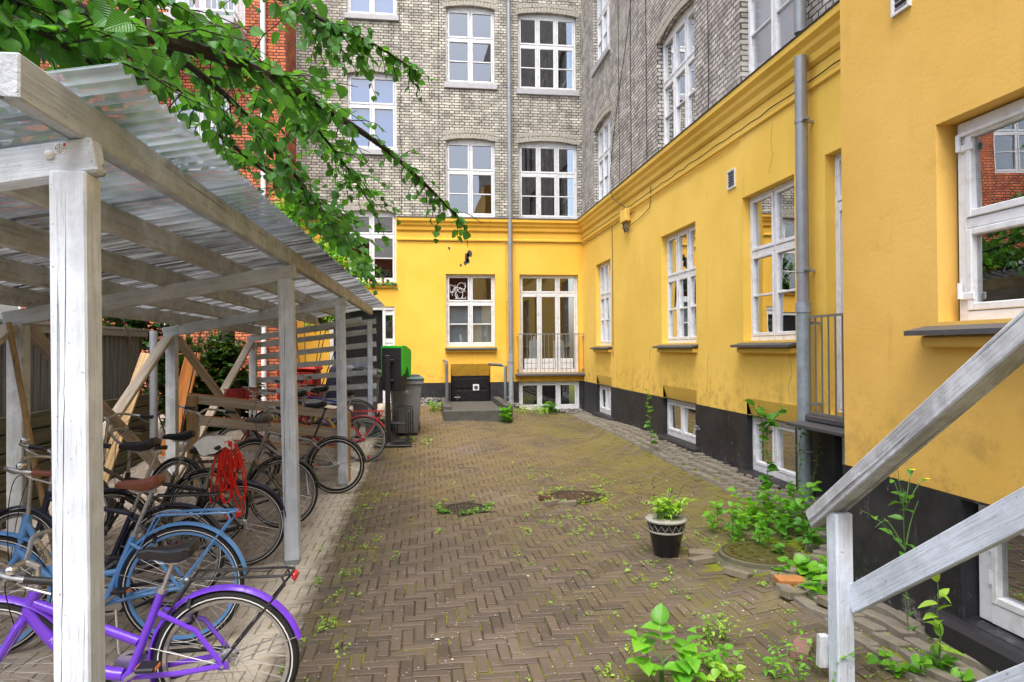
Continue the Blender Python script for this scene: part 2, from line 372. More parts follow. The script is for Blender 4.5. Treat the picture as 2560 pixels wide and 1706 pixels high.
def paver_mat():
    t = NT('clay_pavers', .62, .45); v = t.co('Object'); isl = t.island()
    sx = t.node('ShaderNodeSeparateXYZ'); t.l.new(v, sx.inputs[0]); X, Yc = sx.outputs['X'], sx.outputs['Y']
    g = t.noise(v, 130, 4, .7); b = t.noise(v, 1.1, 6, .6); m = t.noise(v, 6, 6, .65)
    col = t.mix(isl, (.050, .038, .028), (.098, .072, .051))
    col = t.mix(t.ramp(g, .45, .75, 0, .6), col, (.19, .155, .13)); col = t.mix(t.ramp(g, .25, .45, .7, 0), col, (.028, .022, .018))
    col = t.mix(t.ramp(t.noise(v, .7, 5, .6), .50, .72, 0, .5), col, (.20, .155, .13)); col = t.mix(t.ramp(t.noise(v, 1.9, 6, .65), .56, .74, 0, .55), col, (.045, .036, .026))
    # algae: yellow brown towards the far end
    al = t.math('MULTIPLY', t.ramp(Yc, 5.5, 9.5), t.ramp(b, .33, .62)); col = t.mix(t.math('MULTIPLY', al, .6), col, (.155, .11, .035)); ol = t.math('MULTIPLY', t.ramp(X, -.3, 1.6), t.ramp(t.noise(v, .9, 6, .65), .42, .62)); col = t.mix(t.math('MULTIPLY', t.math('MULTIPLY', ol, .62), t.ramp(t.math('ADD', g, t.math('MULTIPLY', isl, .35)), .45, .85)), col, (.095, .08, .02))
    # moss, heavier to the right and along the dry border
    reg = t.math('ADD', t.ramp(X, .6, 3.2, 0, .22), t.math('MULTIPLY', t.ramp(X, -1.0, -.75), t.ramp(X, -.1, -.6, 0, .16)))
    ms = t.ramp(t.math('ADD', t.math('ADD', t.math('ADD', t.math('MULTIPLY', m, .55), t.math('MULTIPLY', b, .3)), t.math('MULTIPLY', g, .2)), reg), .66, .80)
    col = t.mix(t.math('MULTIPLY', ms, .6), col, t.mix(m, (.13, .085, .015), (.11, .13, .015)))
    # dry dusty strip kept from the rain by the roof
    dx = t.math('ADD', X, t.math('MULTIPLY', t.math('SUBTRACT', m, .5), .35)); dry = t.ramp(dx, -.74, -1.0)
    dcol = t.mix(isl, (.27, .225, .185), (.36, .31, .255)); dcol = t.mix(t.ramp(dx, -1.0, -1.5), (.52, .47, .38), dcol); dcol = t.mix(t.ramp(g, .4, .8, 0, .4), dcol, (.16, .13, .11))
    col = t.mix(dry, col, dcol)
    sp = t.voro(v, 26); sp2 = t.noise(v, 3.5, 2); col = t.mix(t.math('MULTIPLY', t.ramp(sp, .05, .09, 1, 0), t.ramp(sp2, .45, .6, 0, .8)), col, (.62, .6, .55))
    rough = t.mix(dry, t.ramp(b, .3, .7, .42, .72), (.9,)*3)
    return t.set(col=col, rough=rough, nrm=t.bump(t.math('ADD', g, t.math('MULTIPLY', m, .5)), .55, .005))
M['paver'] = paver_mat()
def soil_mat():
    t = NT('joint_soil', .9, .2); v = t.co('Object'); m = t.noise(v, 3.0, 6, .65); f = t.noise(v, 60, 4, .7); sx = t.node('ShaderNodeSeparateXYZ'); t.l.new(v, sx.inputs[0])
    col = t.mix(f, (.022, .018, .013), (.06, .048, .034)); reg = t.math('ADD', t.ramp(sx.outputs['X'], .3, 3, 0, .2), t.ramp(sx.outputs['Y'], 6, 3, 0, .06))
    ms = t.math('MULTIPLY', t.ramp(t.math('ADD', m, reg), .50, .66), t.ramp(sx.outputs['X'], -1.1, -.7)); col = t.mix(ms, col, t.mix(f, (.085, .10, .008), (.20, .21, .018)))
    dry = t.ramp(sx.outputs['X'], -.75, -1.0); col = t.mix(dry, col, (.24, .205, .17))
    return t.set(col=col, nrm=t.bump(f, .8, .01))
M['soil'] = soil_mat()
M['cobble'] = plain('pale_setts', (.20, .178, .14), .8, var=.6, scale=14, bumps=.6)
def leaf_mat(name, c1, c2, tr=.35, rough=.32, vein=.5, trc=None):
    t = NT(name, rough, .5); n, l = t.n, t.l; out = n['Material Output']; isl = t.island(); v = t.co('UV')
    sx = t.node('ShaderNodeSeparateXYZ'); l.new(v, sx.inputs[0]); au = t.math('ABSOLUTE', sx.outputs['X'])
    ph = t.math('MULTIPLY', t.math('SUBTRACT', sx.outputs['Y'], t.math('MULTIPLY', au, .9)), 58.); wv = t.math('SINE', ph)
    mid = t.ramp(au, .0, .035, 1, 0)
    col = t.mix(isl, c1, c2); col = t.mix(t.math('MULTIPLY', t.ramp(wv, .5, 1), .35*vein), col, tuple(min(1, c*2.2+.02) for c in c2)); col = t.mix(t.math('MULTIPLY', mid, .5*vein), col, tuple(min(1, c*2+.03) for c in c2))
    t.set(col=col, nrm=t.bump(t.math('ADD', wv, t.math('MULTIPLY', mid, 1.5)), .45*vein, .004))
    tl = t.node('ShaderNodeBsdfTranslucent'); t.put(tl.inputs[0], t.mix(isl, tuple(trc or (c1[0]*2.2+.02, c1[1]*2.2, c1[2]*1.2)), tuple(trc or (c2[0]*2.2+.03, c2[1]*2, c2[2]))))
    mx = t.node('ShaderNodeMixShader'); mx.inputs[0].default_value = tr; l.new(t.b.outputs[0], mx.inputs[1]); l.new(tl.outputs[0], mx.inputs[2]); l.new(mx.outputs[0], out.inputs[0])
    return t.m
M['leaf_elm'] = leaf_mat('elm_leaf', (.026, .115, .018), (.060, .215, .026), .42, .27, 1.0)
M['leaf_bright'] = leaf_mat('bright_leaf', (.075, .26, .02), (.17, .42, .03), .4, .35, .4)
M['leaf_mid'] = leaf_mat('mid_leaf', (.045, .17, .02), (.10, .30, .03), .35, .35, .4)
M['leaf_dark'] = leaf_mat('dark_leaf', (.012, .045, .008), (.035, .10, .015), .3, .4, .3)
M['leaf_lime'] = leaf_mat('lime_leaf', (.16, .34, .03), (.30, .48, .06), .4, .4, .4)
M['dry'] = plain('dry_stalk', (.20, .155, .12), .9, var=.5)
M['stem'] = plain('green_stem', (.09, .20, .04), .6, var=.4)
M['bark'] = plain('bark', (.035, .026, .02), .9, var=.6, scale=30, bumps=1.)
M['petal'] = plain('fallen_petal', (.72, .70, .62), .7, var=.3)
M['flower'] = plain('yellow_flower', (.85, .62, .03), .6)
# ------------------------------------------------------------------ leaves
ROWS = [(0, .03), (.06, .19), (.16, .33), (.30, .43), (.45, .45), (.60, .405), (.74, .30), (.87, .16), (.95, .06), (1., .003)]
def leaf_template(wide=1., fold=.18, droop=.22, rows=ROWS):
    vs_, uv = [], []
    for t, w_ in rows:
        for sgn in (-1, 0, 1):
            x = sgn*w_*wide; vs_.append((x, t, abs(x)*fold*2-droop*t*t)); uv.append((x, t))
    fs_ = []
    for i in range(len(rows)-1):
        a = i*3; fs_ += [(a, a+1, a+4, a+3), (a+1, a+2, a+5, a+4)]
    return np.array(vs_), fs_, uv
def leaves_mesh(name, items, mat, parent, tmpl=None, jitter=True):
    """items: (base point, direction of the tip, up hint, length)"""
    V0, F0, U0 = tmpl or leaf_template(); n0 = len(V0); V = []; F = []; U = []
    for k, (p, d, u, L) in enumerate(items):
        d = Vector(d).normalized(); u = Vector(u); x = d.cross(u)
        if x.length < 1e-4: x = d.cross(Vector((1, .3, .2)))
        x.normalize(); z = x.cross(d); A = np.array([x, d, z])
        W = V0.copy()
        if jitter: W[:, 2] *= .6+rnd.random()*.9; W[:, 0] *= .85+rnd.random()*.3
        V.append((W*L)@A+np.array(p)); b = k*n0; F += [tuple(b+i for i in f) for f in F0]
    V = np.concatenate(V)
    me = bpy.data.meshes.new(name); me.from_pydata(V.tolist(), [], F); me.materials.append(mat)
    l = me.uv_layers.new(name='UVMap'); flat = []
    for _ in items:
        for f in F0:
            for i in f: flat += U0[i]
    l.data.foreach_set('uv', flat)
    me.polygons.foreach_set('use_smooth', [True]*len(F)); me.update()
    o = bpy.data.objects.new(name, me); C.objects.link(o)
    if parent is not None: adopt(o, parent)
    return o
def rv(s=1.): return Vector((rnd.uniform(-1, 1), rnd.uniform(-1, 1), rnd.uniform(-1, 1)))*s
def smooth_path(pts, n=6):
    P = [Vector(p) for p in pts]; out = []
    for i in range(len(P)-1):
        a, b, c, d = P[max(i-1, 0)], P[i], P[i+1], P[min(i+2, len(P)-1)]
        for k in range(n):
            t = k/n; out.append(.5*((2*b)+(c-a)*t+(2*a-5*b+4*c-d)*t*t+(3*b-a-3*c+d)*t**3))
    out.append(P[-1]); return out

# ------------------------------------------------------------------ ground
def build_ground():
    xs = [-40, -25, -12, -8] + [-6+.25*i for i in range(19)] + [-1.4+.1*i for i in range(56)] + [4.4, 5, 6, 8, 12, 16]
    ys = [-30, -18, -8, -3] + [-1+.25*i for i in range(12)] + [2+.1*i for i in range(146)] + [17, 18, 20, 24, 40]
    v = [(x, y, zg(x, y)-.0075) for y in ys for x in xs]; n = len(xs)
    f = [(j*n+i, j*n+i+1, (j+1)*n+i+1, (j+1)*n+i) for j in range(len(ys)-1) for i in range(n-1)]
    me = bpy.data.meshes.new('ground'); me.from_pydata(v, [], f); me.materials.append(M['soil']); me.polygons.foreach_set('use_smooth', [True]*len(f))
    o = bpy.data.objects.new('ground', me); C.objects.link(o); tag(o, kind='structure')
HOLES = [(.45, 7.68, .31), (1.79, 8.07, .40), (2.80, 5.42, .52)]
def build_paving():
    W, L = .0715, .2145; V = []; F = []
    def brick(cx, cy, lx, ly):
        jx, jy = rnd.gauss(0, .0018), rnd.gauss(0, .0018); cx += jx; cy += jy
        hx, hy = lx/2-rnd.uniform(.0022, .0058), ly/2-rnd.uniform(.0022, .0058); dz = rnd.gauss(0, .0018); tx, ty = rnd.gauss(0, .010), rnd.gauss(0, .010); ro = rnd.gauss(0, .012)
        z0 = zg(cx, cy); gx = (zg(cx+.05, cy)-zg(cx-.05, cy))*10; gy = (zg(cx, cy+.05)-zg(cx, cy-.05))*10
        b = len(V)
        for hh, ins in ((-.02, 0), (-.0035, 0), (0, .0055)):
            for sx, sy in ((-1, -1), (1, -1), (1, 1), (-1, 1)):
                x = sx*(hx-ins); y = sy*(hy-ins)
                xr, yr = x-ro*y, y+ro*x
                V.append((cx+xr, cy+yr, z0+dz+hh+x*(tx+gx)+y*(ty+gy)))
        for k in (0, 4):
            for i in range(4): j = (i+1) % 4; F.append((b+k+i, b+k+j, b+k+4+j, b+k+4+i))
        F.append((b+8, b+9, b+10, b+11))
    for i in range(-62, 60):
        for j in range(15, 230):
            k = (i-j) % 6
            if k == 0: cx, cy, lx, ly = (i+1.5)*W, (j+.5)*W, L, W
            elif k == 5: cx, cy, lx, ly = (i+.5)*W, (j+1.5)*W, W, L
            else: continue
            if cx < -4.2 or cy > 16.25 or cx > xedge(cy)-(.48 if cy > 5.6 else .34): continue
            if cx < -3.3 and cy < 4: continue
            if any((cx-a)**2+(cy-b)**2 < r*r for a, b, r in HOLES): continue
            if .4 < cx < 1.72 and cy > 13.55: continue
            brick(cx, cy, lx, ly)
    me = bpy.data.meshes.new('paving'); me.from_pydata(V, [], F); me.materials.append(M['paver']); me.update()
    o = bpy.data.objects.new('paving', me); C.objects.link(o); tag(o, kind='structure')
    # tilted pale setts along the foot of the right wall
    mb = MB(); y = 2.6
    while y < 16.2:
        xe = xedge(y)
        for r in range(4):
            cx = xe-.05-.115*r-rnd.uniform(0, .012); cy = y+(.1 if r % 2 else 0)
            z = zg(cx, cy)+.012*(3-r)*.6+rnd.gauss(0, .006)
            E_ = Matrix.Rotation(rnd.gauss(.5, .06) if y > 5 else rnd.gauss(.1, .1), 3, 'Z') @ Matrix.Rotation(rnd.gauss(.12, .05), 3, 'Y') @ Matrix.Rotation(rnd.gauss(0, .07), 3, 'X')
            mb.box((cx, cy, z-.015), (.10, .19, .07), E_, ch=.007)
        y += .2
    o = mb.build('edge_paving', M['cobble']); tag(o, kind='structure')
build_ground(); build_paving()

# ------------------------------------------------------------------ walls with openings
class Frame:
    def __init__(s, o, u, n): s.o = Vector(o); s.u = Vector(u); s.n = Vector(n)
    def p(s, u, v, d=0): return s.o+s.u*u+s.n*d+Vector((0, 0, v))
FB = Frame((0, 16.47, 0), (1, 0, 0), (0, -1, 0))
FR = Frame((3.9, 0, 0), (0, 1, 0), (-1, 0, 0))
FA = Frame((2.92, 0, 0), (0, 1, 0), (-1, 0, 0))
FD = Frame((0, 15.2, 0), (1, 0, 0), (0, -1, 0))
FDS = Frame((-2.93, 0, 0), (0, 1, 0), (1, 0, 0))
def bx(mb, F, u0, u1, v0, v1, d0, d1, ch=0, mi=0):
    a, b = F.p(u0, v0, d0), F.p(u1, v1, d1)
    mb.box((a+b)/2, [max(abs(b[i]-a[i]), 1e-4) for i in range(3)], ch=ch, mi=mi)
def arch_v(op, u):
    u0, u1, v0, v1, a = op[:5]; t = (u-(u0+u1)/2)/((u1-u0)/2); return v1-a*t*t
def wall(name, F, u0, u1, v0, v1, ops, mat, parent, rev=.14, d=0.):
    """ops: (u0,u1,v0,v1,arch,top?,bottom?)"""
    mb = MB(); us = sorted({u0, u1, *[o[0] for o in ops], *[o[1] for o in ops]}); vs_ = sorted({v0, v1, *[o[2] for o in ops], *[o[3] for o in ops]})
    us = [u for u in us if u0 <= u <= u1]; vs_ = [v for v in vs_ if v0 <= v <= v1]
    def q(*uvs, dd=None): mb.face([F.p(u, v, d if dd is None else dd) for u, v in uvs], [(u, v) for u, v in uvs])
    for i in range(len(us)-1):
        for j in range(len(vs_)-1):
            uc, vc = (us[i]+us[i+1])/2, (vs_[j]+vs_[j+1])/2
            if any(o[0] < uc < o[1] and o[2] < vc < o[3] for o in ops): continue
            q((us[i], vs_[j]), (us[i+1], vs_[j]), (us[i+1], vs_[j+1]), (us[i], vs_[j+1]))
    for o in ops:
        a, b, c, e, ar = o[:5]; top = o[5] if len(o) > 5 else True; bot = o[6] if len(o) > 6 else True
        e1 = e-ar
        for u in (a, b):
            mb.face([F.p(u, c, d), F.p(u, e1, d), F.p(u, e1, d-rev), F.p(u, c, d-rev)], [(u, c), (u, e1), (u+rev, e1), (u+rev, c)])
        if bot: mb.face([F.p(a, c, d), F.p(b, c, d), F.p(b, c, d-rev), F.p(a, c, d-rev)], [(a, c), (b, c), (b, c+rev), (a, c+rev)])
        if top:
            n = 10 if ar > 0 else 1
            for k in range(n):
                x0, x1 = a+(b-a)*k/n, a+(b-a)*(k+1)/n; z0, z1 = arch_v(o, x0), arch_v(o, x1)
                mb.face([F.p(x0, z0, d), F.p(x1, z1, d), F.p(x1, z1, d-rev), F.p(x0, z0, d-rev)], [(x0, z0), (x1, z1), (x1, z1+rev), (x0, z0+rev)])
                if ar > 0: q((x0, z0), (x1, z1), (x1, e), (x0, e))
    return mb.build(name, mat, parent)

def arch_bricks(F, op, parent, h=.23):
    a, b, c, e, ar = op[:5]; mb = MB(); ext = .06; n = int((b-a+2*ext)/.078)
    hw = (b-a)/2; uc = (a+b)/2; Rr = (hw*hw+ar*ar)/(2*ar); cz = e-Rr; ang = math.asin(min(.99, (hw+ext)/Rr))
    for k in range(n):
        t = -ang+2*ang*(k+.5)/n; w_ = 2*ang*Rr/n
        for (r0, r1) in ((Rr, Rr+h*.5), (Rr+h*.5+.008, Rr+h)):
            off = (.5 if r0 > Rr else 0)*2*ang/n
            tt = t+off; rr = (r0+r1)/2; cu, cv = uc+rr*math.sin(tt), cz+rr*math.cos(tt)
            if cu > b+ext+.03: continue
            ctr = F.p(cu, cv, .004+rnd.uniform(-.003, .004))
            Z = (F.u*math.sin(tt)+Vector((0, 0, math.cos(tt)))); Xd = (F.u*math.cos(tt)-Vector((0, 0, math.sin(tt))))
            Mx = Matrix((Xd, F.n, Z)).transposed(); mb.box(ctr, (w_-.013, .012, r1-r0-.006), Mx, ch=.003)
    mb.build('brick_arch', M['voussoir'], parent)

def window(parent, F, u0, u1, v0, v1, cols, rows, arch=0., rec=.10, name='window', fill=None, fillmat=None, hinge=True, glass='glass', frame_w=.044):
    """rows: list from the bottom of (height share, panes in that casement)"""
    mb = MB(); g = MB(); d0 = -rec; vt = v1-arch; fw = frame_w; D = .065
    # head board that fills the arch
    if arch > 0:
        n = 10; pts = [(u0+(u1-u0)*k/n) for k in range(n+1)]
        for k in range(n):
            a, b = pts[k], pts[k+1]; za, zb = arch_v((u0, u1, v0, v1, arch), a), arch_v((u0, u1, v0, v1, arch), b)
            mb.face([F.p(a, vt, d0-.004), F.p(b, vt, d0-.004), F.p(b, zb, d0-.004), F.p(a, za, d0-.004)])
    bx(mb, F, u0, u0+fw, v0, vt, d0-D, d0, .004); bx(mb, F, u1-fw, u1, v0, vt, d0-D, d0, .004)
    bx(mb, F, u0+fw, u1-fw, vt-fw, vt, d0-D, d0-.002, .004); bx(mb, F, u0+fw, u1-fw, v0, v0+fw*1.25, d0-D, d0+.004, .004)
    U = [u0+fw+(u1-u0-2*fw)*k/cols for k in range(cols+1)]
    vb, ve = v0+fw*1.25, vt-fw; tot = sum(r[0] for r in rows); cuts = [vb]
    for r in rows: cuts.append(cuts[-1]+(ve-vb)*r[0]/tot)
    m = .017
    for c in cuts[1:-1]: bx(mb, F, u0+fw, u1-fw, c-.028, c+.028, d0-D, d0-.001, .004)
    for U_ in U[1:-1]:
        for i in range(len(rows)):
            lo = cuts[i]+(.028 if i else 0); hi = cuts[i+1]-(.028 if i < len(rows)-1 else 0)
            bx(mb, F, U_-m, U_+m, lo, hi, d0-D, d0-.003, .004)
    for i, (hh, np_) in enumerate(rows):
        lo = cuts[i]+(.028 if i else 0); hi = cuts[i+1]-(.028 if i < len(rows)-1 else 0)
        for c in range(cols):
            a = U[c]+(m if c else 0)+.006; b = U[c+1]-(m if c < cols-1 else 0)-.006; s = .036; lo2, hi2 = lo+.004, hi-.004
            e0, e1 = d0-.045, d0+.010
            bx(mb, F, a, a+s, lo2, hi2, e0, e1, .005); bx(mb, F, b-s, b, lo2, hi2, e0, e1, .005)
            bx(mb, F, a+s, b-s, lo2, lo2+s*1.15, e0, e1-.001, .005); bx(mb, F, a+s, b-s, hi2-s, hi2, e0, e1-.001, .005)
            p0, p1 = lo2+s*1.15, hi2-s
            for k in range(1, np_):
                z = p0+(p1-p0)*k/np_; bx(mb, F, a+s, b-s, z-.012, z+.012, e0+.004, e1-.004, .004)
            for k in range(np_):
                za, zb = p0+(p1-p0)*k/np_, p0+(p1-p0)*(k+1)/np_; t1, t2 = rnd.gauss(0, .0022), rnd.gauss(0, .0022)
                g.face([F.p(a+s, za, d0-.026-t1-t2), F.p(b-s, za, d0-.026+t1-t2), F.p(b-s, zb, d0-.026+t1+t2), F.p(a+s, zb, d0-.026-t1+t2)])
            if hinge and (c == 0 or c == cols-1):
                uh = a-.004 if c == 0 else b+.004
                for z in (lo+.14, hi-.14): bx(mb, F, uh-.008, uh+.008, z-.035, z+.035, d0-.002, d0+.016)
    o = mb.build(name, M['white'], parent)
    g.build('pane', M[glass], o)
    if fill:
        f = MB()
        for (a, b, c, e) in fill: f.face([F.p(a, c, d0-.075), F.p(b, c, d0-.075), F.p(b, e, d0-.075), F.p(a, e, d0-.075)])
        f.build('blind', M[fillmat], o)
    return o
def sill_stone(F, u0, u1, v, parent):
    mb = MB(); bx(mb, F, u0-.05, u1+.05, v-.135, v-.002, -.10, .055, .01); return mb.build('sill', M['stone_sill'], parent)
def sill_slate(F, u0, u1, v, parent, mat, out=.15, ext=.10):
    mb = MB(); a = [F.p(u0-ext, v-.002, -.10), F.p(u1+ext, v-.002, -.10), F.p(u1+ext, v-.05, out), F.p(u0-ext, v-.05, out)]
    b = [p-Vector((0, 0, .028)) for p in a]
    mb.mesh(a+b, [(0, 1, 2, 3), (7, 6, 5, 4), (3, 2, 6, 7), (0, 3, 7, 4), (2, 1, 5, 6), (1, 0, 4, 5)])
    o = mb.build('sill', M['slate'], parent)
    m2 = MB(); bx(m2, F, u0-ext*.5, u1+ext*.5, v-.145, v-.079, -.02, out*.55, .012); m2.build('sill_moulding', mat, o)
    return o

# ------------------------------------------------------------------ the L-shaped apartment building
bl = thing('apartment_building', 'L-shaped apartment house, grey brick above a yellow rendered ground floor with black base', 'building', (3.9, 16.47, 0))
# openings: back wall
B2r2 = (.55, 1.745, 4.97, 6.87, .065); B2r3 = (.57, 1.755, 8.20, 10.1, .065)
B3r2 = (2.325, 3.79, 4.95, 6.86, .07); B3r3 = (2.325, 3.785, 8.12, 10.03, .07)
B1a = (-1.79, -.64, 3.38, 5.09, .065); B1b = (-1.77, -.615, 6.53, 8.39, .065); B1c = (-1.77, -.60, 9.75, 11.5, .065)
DOOR = (-2.20, -.68, .40, 2.79, 0); B2g = (.535, 1.725, 1.83, 3.58, 0); B3g = (2.325, 3.785, 1.16, 3.58, 0)
HAT = (.64, 1.60, .30, 1.41, 0); BB = (2.29, 3.80, .27, .965, 0)
SPL = 4.93; PL = .965
wall('brick_wall', FB, -2.93, 3.9, SPL, 17, [(*B1a[:2], SPL, B1a[3], B1a[4], True, False), B1b, B1c, B2r2, B2r3, B3r2, B3r3], M['brick_grey'], bl)
wall('rendered_wall', FB, -2.93, 3.9, PL, SPL, [(*B1a[:3], SPL, 0, False, True), (*DOOR[:2], PL, DOOR[3], 0, True, False), B2g, B3g, (*HAT[:2], PL, HAT[3], 0, True, False)], M['yellow'], bl, rev=.16)
wall('plinth', FB, -2.93, 3.9, -.4, PL, [(*DOOR[:3], PL, 0, False), (*HAT[:3], PL, 0, False), BB], M['plinth'], bl, rev=.18, d=.012)
# right wall (u is the distance along the yard)
R1 = (13.94, 15.16, 1.83, 3.66, 0); R2 = (9.42, 10.86, 1.85, 3.61, 0); R3 = (6.77, 7.96, 1.86, 3.62, 0); RD = (4.85, 6.21, 1.12, 3.66, 0)
U1 = (13.86, 15.24, 5.02, 6.80, .065); U2 = (9.40, 10.96, 5.02, 6.93, .07); U3 = (6.70, 7.96, 5.02, 6.93, .065); U1b = (13.86, 15.24, 8.13, 10.05, .1); U2b = (9.4, 10.96, 8.13, 10.05, .12); U3b = (6.7, 7.96, 8.13, 10.05, .1); U4 = (3.6, 5.1, 5.02, 6.93, .07)
K1 = (13.95, 15.14, .33, .955, 0); K2 = (9.45, 10.80, .36, .96, 0); K3 = (6.78, 7.87, .30, .96, 0); K4 = (4.9, 6.08, .2, .96, 0)
wall('brick_wall', FR, -6, 16.47, SPL, 17, [U1, U2, U3, U1b, U2b, U3b, U4], M['brick_grey_side'], bl)
wall('rendered_wall', FR, 4.2, 16.47, PL, SPL, [R1, R2, R3, RD]+[(k[0]-.02, k[1]+.02, PL, PL+.2, 0, False, False) for k in (K1, K2, K3)], M['yellow_right'], bl, rev=.16)
wall('plinth', FR, 4.2, 16.47, -.4, PL, [K1, K2, K3, K4], M['plinth'], bl, rev=.2, d=.012)
# dark rooms behind the glass
mb = MB()
bx(mb, FB, -2.9, 3.88, -.4, 17, -1.7, -1.6); bx(mb, FR, -6, 16.4, -.4, 17, -1.7, -1.6)
for z in (1.05, 4.78, 7.95, 11.2):
    bx(mb, FB, -2.9, 3.88, z, z+.12, -1.6, -.22); bx(mb, FR, 4.2, 16.2, z, z+.12, -1.6, -.22)
bx(mb, FB, -.45, -.35, -.4, 17, -1.6, -.22); bx(mb, FB, 2.02, 2.12, -.4, 17, -1.6, -.22)
for u in (12.3, 8.6, 5.6 if 0 else 6.4): bx(mb, FR, u, u+.1, -.4, 17, -1.6, -.22)
mb.build('dark_interior', M['dark_in'], bl)
for F_, ops in ((FB, (B1a, B1b, B1c, B2r2, B2r3, B3r2, B3r3)), (FR, (U1, U2, U3, U1b, U2b, U3b))):
    for o_ in ops: arch_bricks(F_, o_, bl)
T2 = [(1.15, 2), (.75, 1)]
def win(F, op, cols, rows=T2, **k): return window(bl, F, op[0], op[1], op[2], op[3], cols, rows, op[4], **k)
for op, kw in ((B1a, dict(rows=[(1.35, 2), (.62, 1)])), (B1b, dict(rows=[(1.2, 1), (.8, 1)], fill=[(-1.74, -.63, 6.55, 8.3)], fillmat='blind_blue')), (B1c, dict(rows=[(1.2, 1), (.8, 1)], fill=[(-1.74, -.63, 9.77, 11.4)], fillmat='blind_blue'))):
    o = win(FB, op, 2, **kw); sill_stone(FB, op[0], op[1], op[2], o) if op is not B1a else sill_slate(FB, op[0], op[1], op[2], o, M['yellow'], .1, .02)
for op, n, kw in ((B2r2, 2, {}), (B2r3, 2, {}), (B3r2, 3, {}), (B3r3, 3, {})):
    o = win(FB, op, n, **kw)
    if op[2] > 7: sill_stone(FB, op[0], op[1], op[2], o)
o = win(FB, B2g, 2, fill=[(.57, 1.69, 1.86, 2.95)], fillmat='blind_grey'); sill_slate(FB, B2g[0], B2g[1], B2g[2], o, M['yellow'], .12, .03)
# white scribbled ornament on the upper left pane
sc = MB()
for k in range(9):
    cx, cz, r = rnd.uniform(.66, .98), rnd.uniform(3.08, 3.42), rnd.uniform(.05, .13); a0 = rnd.uniform(0, 6); sp = rnd.uniform(2.5, 6)
    pth = []
    for j in range(18):
        a = a0+sp*j/17; x, z = cx+r*math.cos(a), cz+r*1.2*math.sin(a)
        pth.append(FB.p(min(1.02, max(.64, x)), min(3.44, max(3.0, z)), -.118))
    sc.tube(pth, .0055, 4)
sc.build('glass_ornament', M['white_ink'], o)
for op, n in ((R1, 3), (R2, 3), (R3, 2)):
    o = win(FR, op, n); sill_slate(FR, op[0], op[1], op[2], o, M['yellow_right'], .14, .07)
o = win(FR, U1, 3, fill=[(13.9, 15.2, 5.05, 6.7)], fillmat='blind_pale')
o = win(FR, U2, 3); o = win(FR, U3, 2, fill=[(6.75, 7.9, 5.05, 6.8)], fillmat='blind_pale', glass='glass_frost')
o = win(FR, U1b, 3); sill_stone(FR, U1b[0], U1b[1], U1b[2], o); o = win(FR, U2b, 3); o = win(FR, U3b, 2); o = win(FR, U4, 3)
# basement windows
BR = [(1, 1)]
for F_, op, n in ((FB, BB, 3), (FR, K1, 2), (FR, K2, 2), (FR, K3, 2), (FR, K4, 2)):
    o = window(bl, F_, op[0], op[1], op[2], op[3], n, BR, 0, rec=.06, name='basement_window', frame_w=.06)
    m_ = MB(); bx(m_, F_, op[0]-.12, op[1]+.12, op[2]-.14, op[2]-.003, -.12, .10, .03); m_.build('sill', M['plinth'], o)
    if F_ is FR:   # slanted yellow hood above the basement window
        h = MB(); a, b = op[0]-.02, op[1]+.02
        P = [F_.p(a, PL+.20, .0), F_.p(b, PL+.20, .0), F_.p(b, PL-.005, -.062), F_.p(a, PL-.005, -.062)]
        h.face(P, [(a, 2), (b, 2), (b, 2.3), (a, 2.3)])
        for u in (a, b): h.face([F_.p(u, PL+.2, .0), F_.p(u, PL-.005, -.062), F_.p(u, PL-.005, .0)], [(u, 2), (u, 2.3), (u+.1, 2.3)])
        h.build('hood', M['yellow_right'], o)
# cornice, string course and cables run round both walls
def profile_run(name, prof, mat, F_, u0, u1, parent):
    mb = MB()
    for (d0, v0), (d1, v1) in zip(prof, prof[1:]):
        mb.face([F_.p(u0, v0, d0), F_.p(u1, v0, d0), F_.p(u1, v1, d1), F_.p(u0, v1, d1)], [(u0, v0), (u1, v0), (u1, v1), (u0, v1)])
    mb.face([F_.p(u0, v, d) for d, v in prof]); mb.face([F_.p(u1, v, d) for d, v in prof])
    return mb.build(name, mat, parent)
CO = [(.012, 4.60), (.05, 4.63), (.055, 4.70), (.10, 4.745), (.105, 4.79), (.16, 4.83), (.165, 4.895), (.10, 4.93)]
CF = [(.175, 4.897), (.18, 4.91), (.0, 4.965)]
SCo = [(.005, 4.37), (.03, 4.385), (.032, 4.42), (.005, 4.44)]
for F_, a, b, ym in ((FB, -2.93, -1.81, 'yellow'), (FB, -.62, 3.9, 'yellow'), (FR, 4.2, 16.47, 'yellow_right')):
    profile_run('cornice', CO, M[ym], F_, a, b, bl); profile_run('cornice_flashing', CF, M['slate'], F_, a, b, bl); profile_run('string_course', SCo, M[ym], F_, a, b, bl)
def smooth_crack(pts):
    out = []
    for (a, b), (c, d) in zip(pts, pts[1:]): out += [(a+(c-a)*k/5+rnd.gauss(0, .008), b+(d-b)*k/5) for k in range(5)]
    return out+[pts[-1]]
def cable(pts, r=.006, mat='yellow', name='cable'):
    mb = MB(); mb.tube(pts, r, 5); return mb.build(name, M[mat], bl, True)
def wob(F_, u0, u1, v, d, n=26, s=.008): return [F_.p(u0+(u1-u0)*k/n, v+rnd.gauss(0, s), d) for k in range(n+1)]
cable(wob(FB, -.6, 3.88, 4.35, .025), .006, 'black'); cable(wob(FR, 4.6, 16.4, 4.46, .03, 50), .007, 'black'); cable(wob(FR, 8, 16.4, 4.34, .025, 40), .008, 'yellow_right'); cable(wob(FR, 12.2, 16.4, 4.30, .025, 20), .006, 'black')
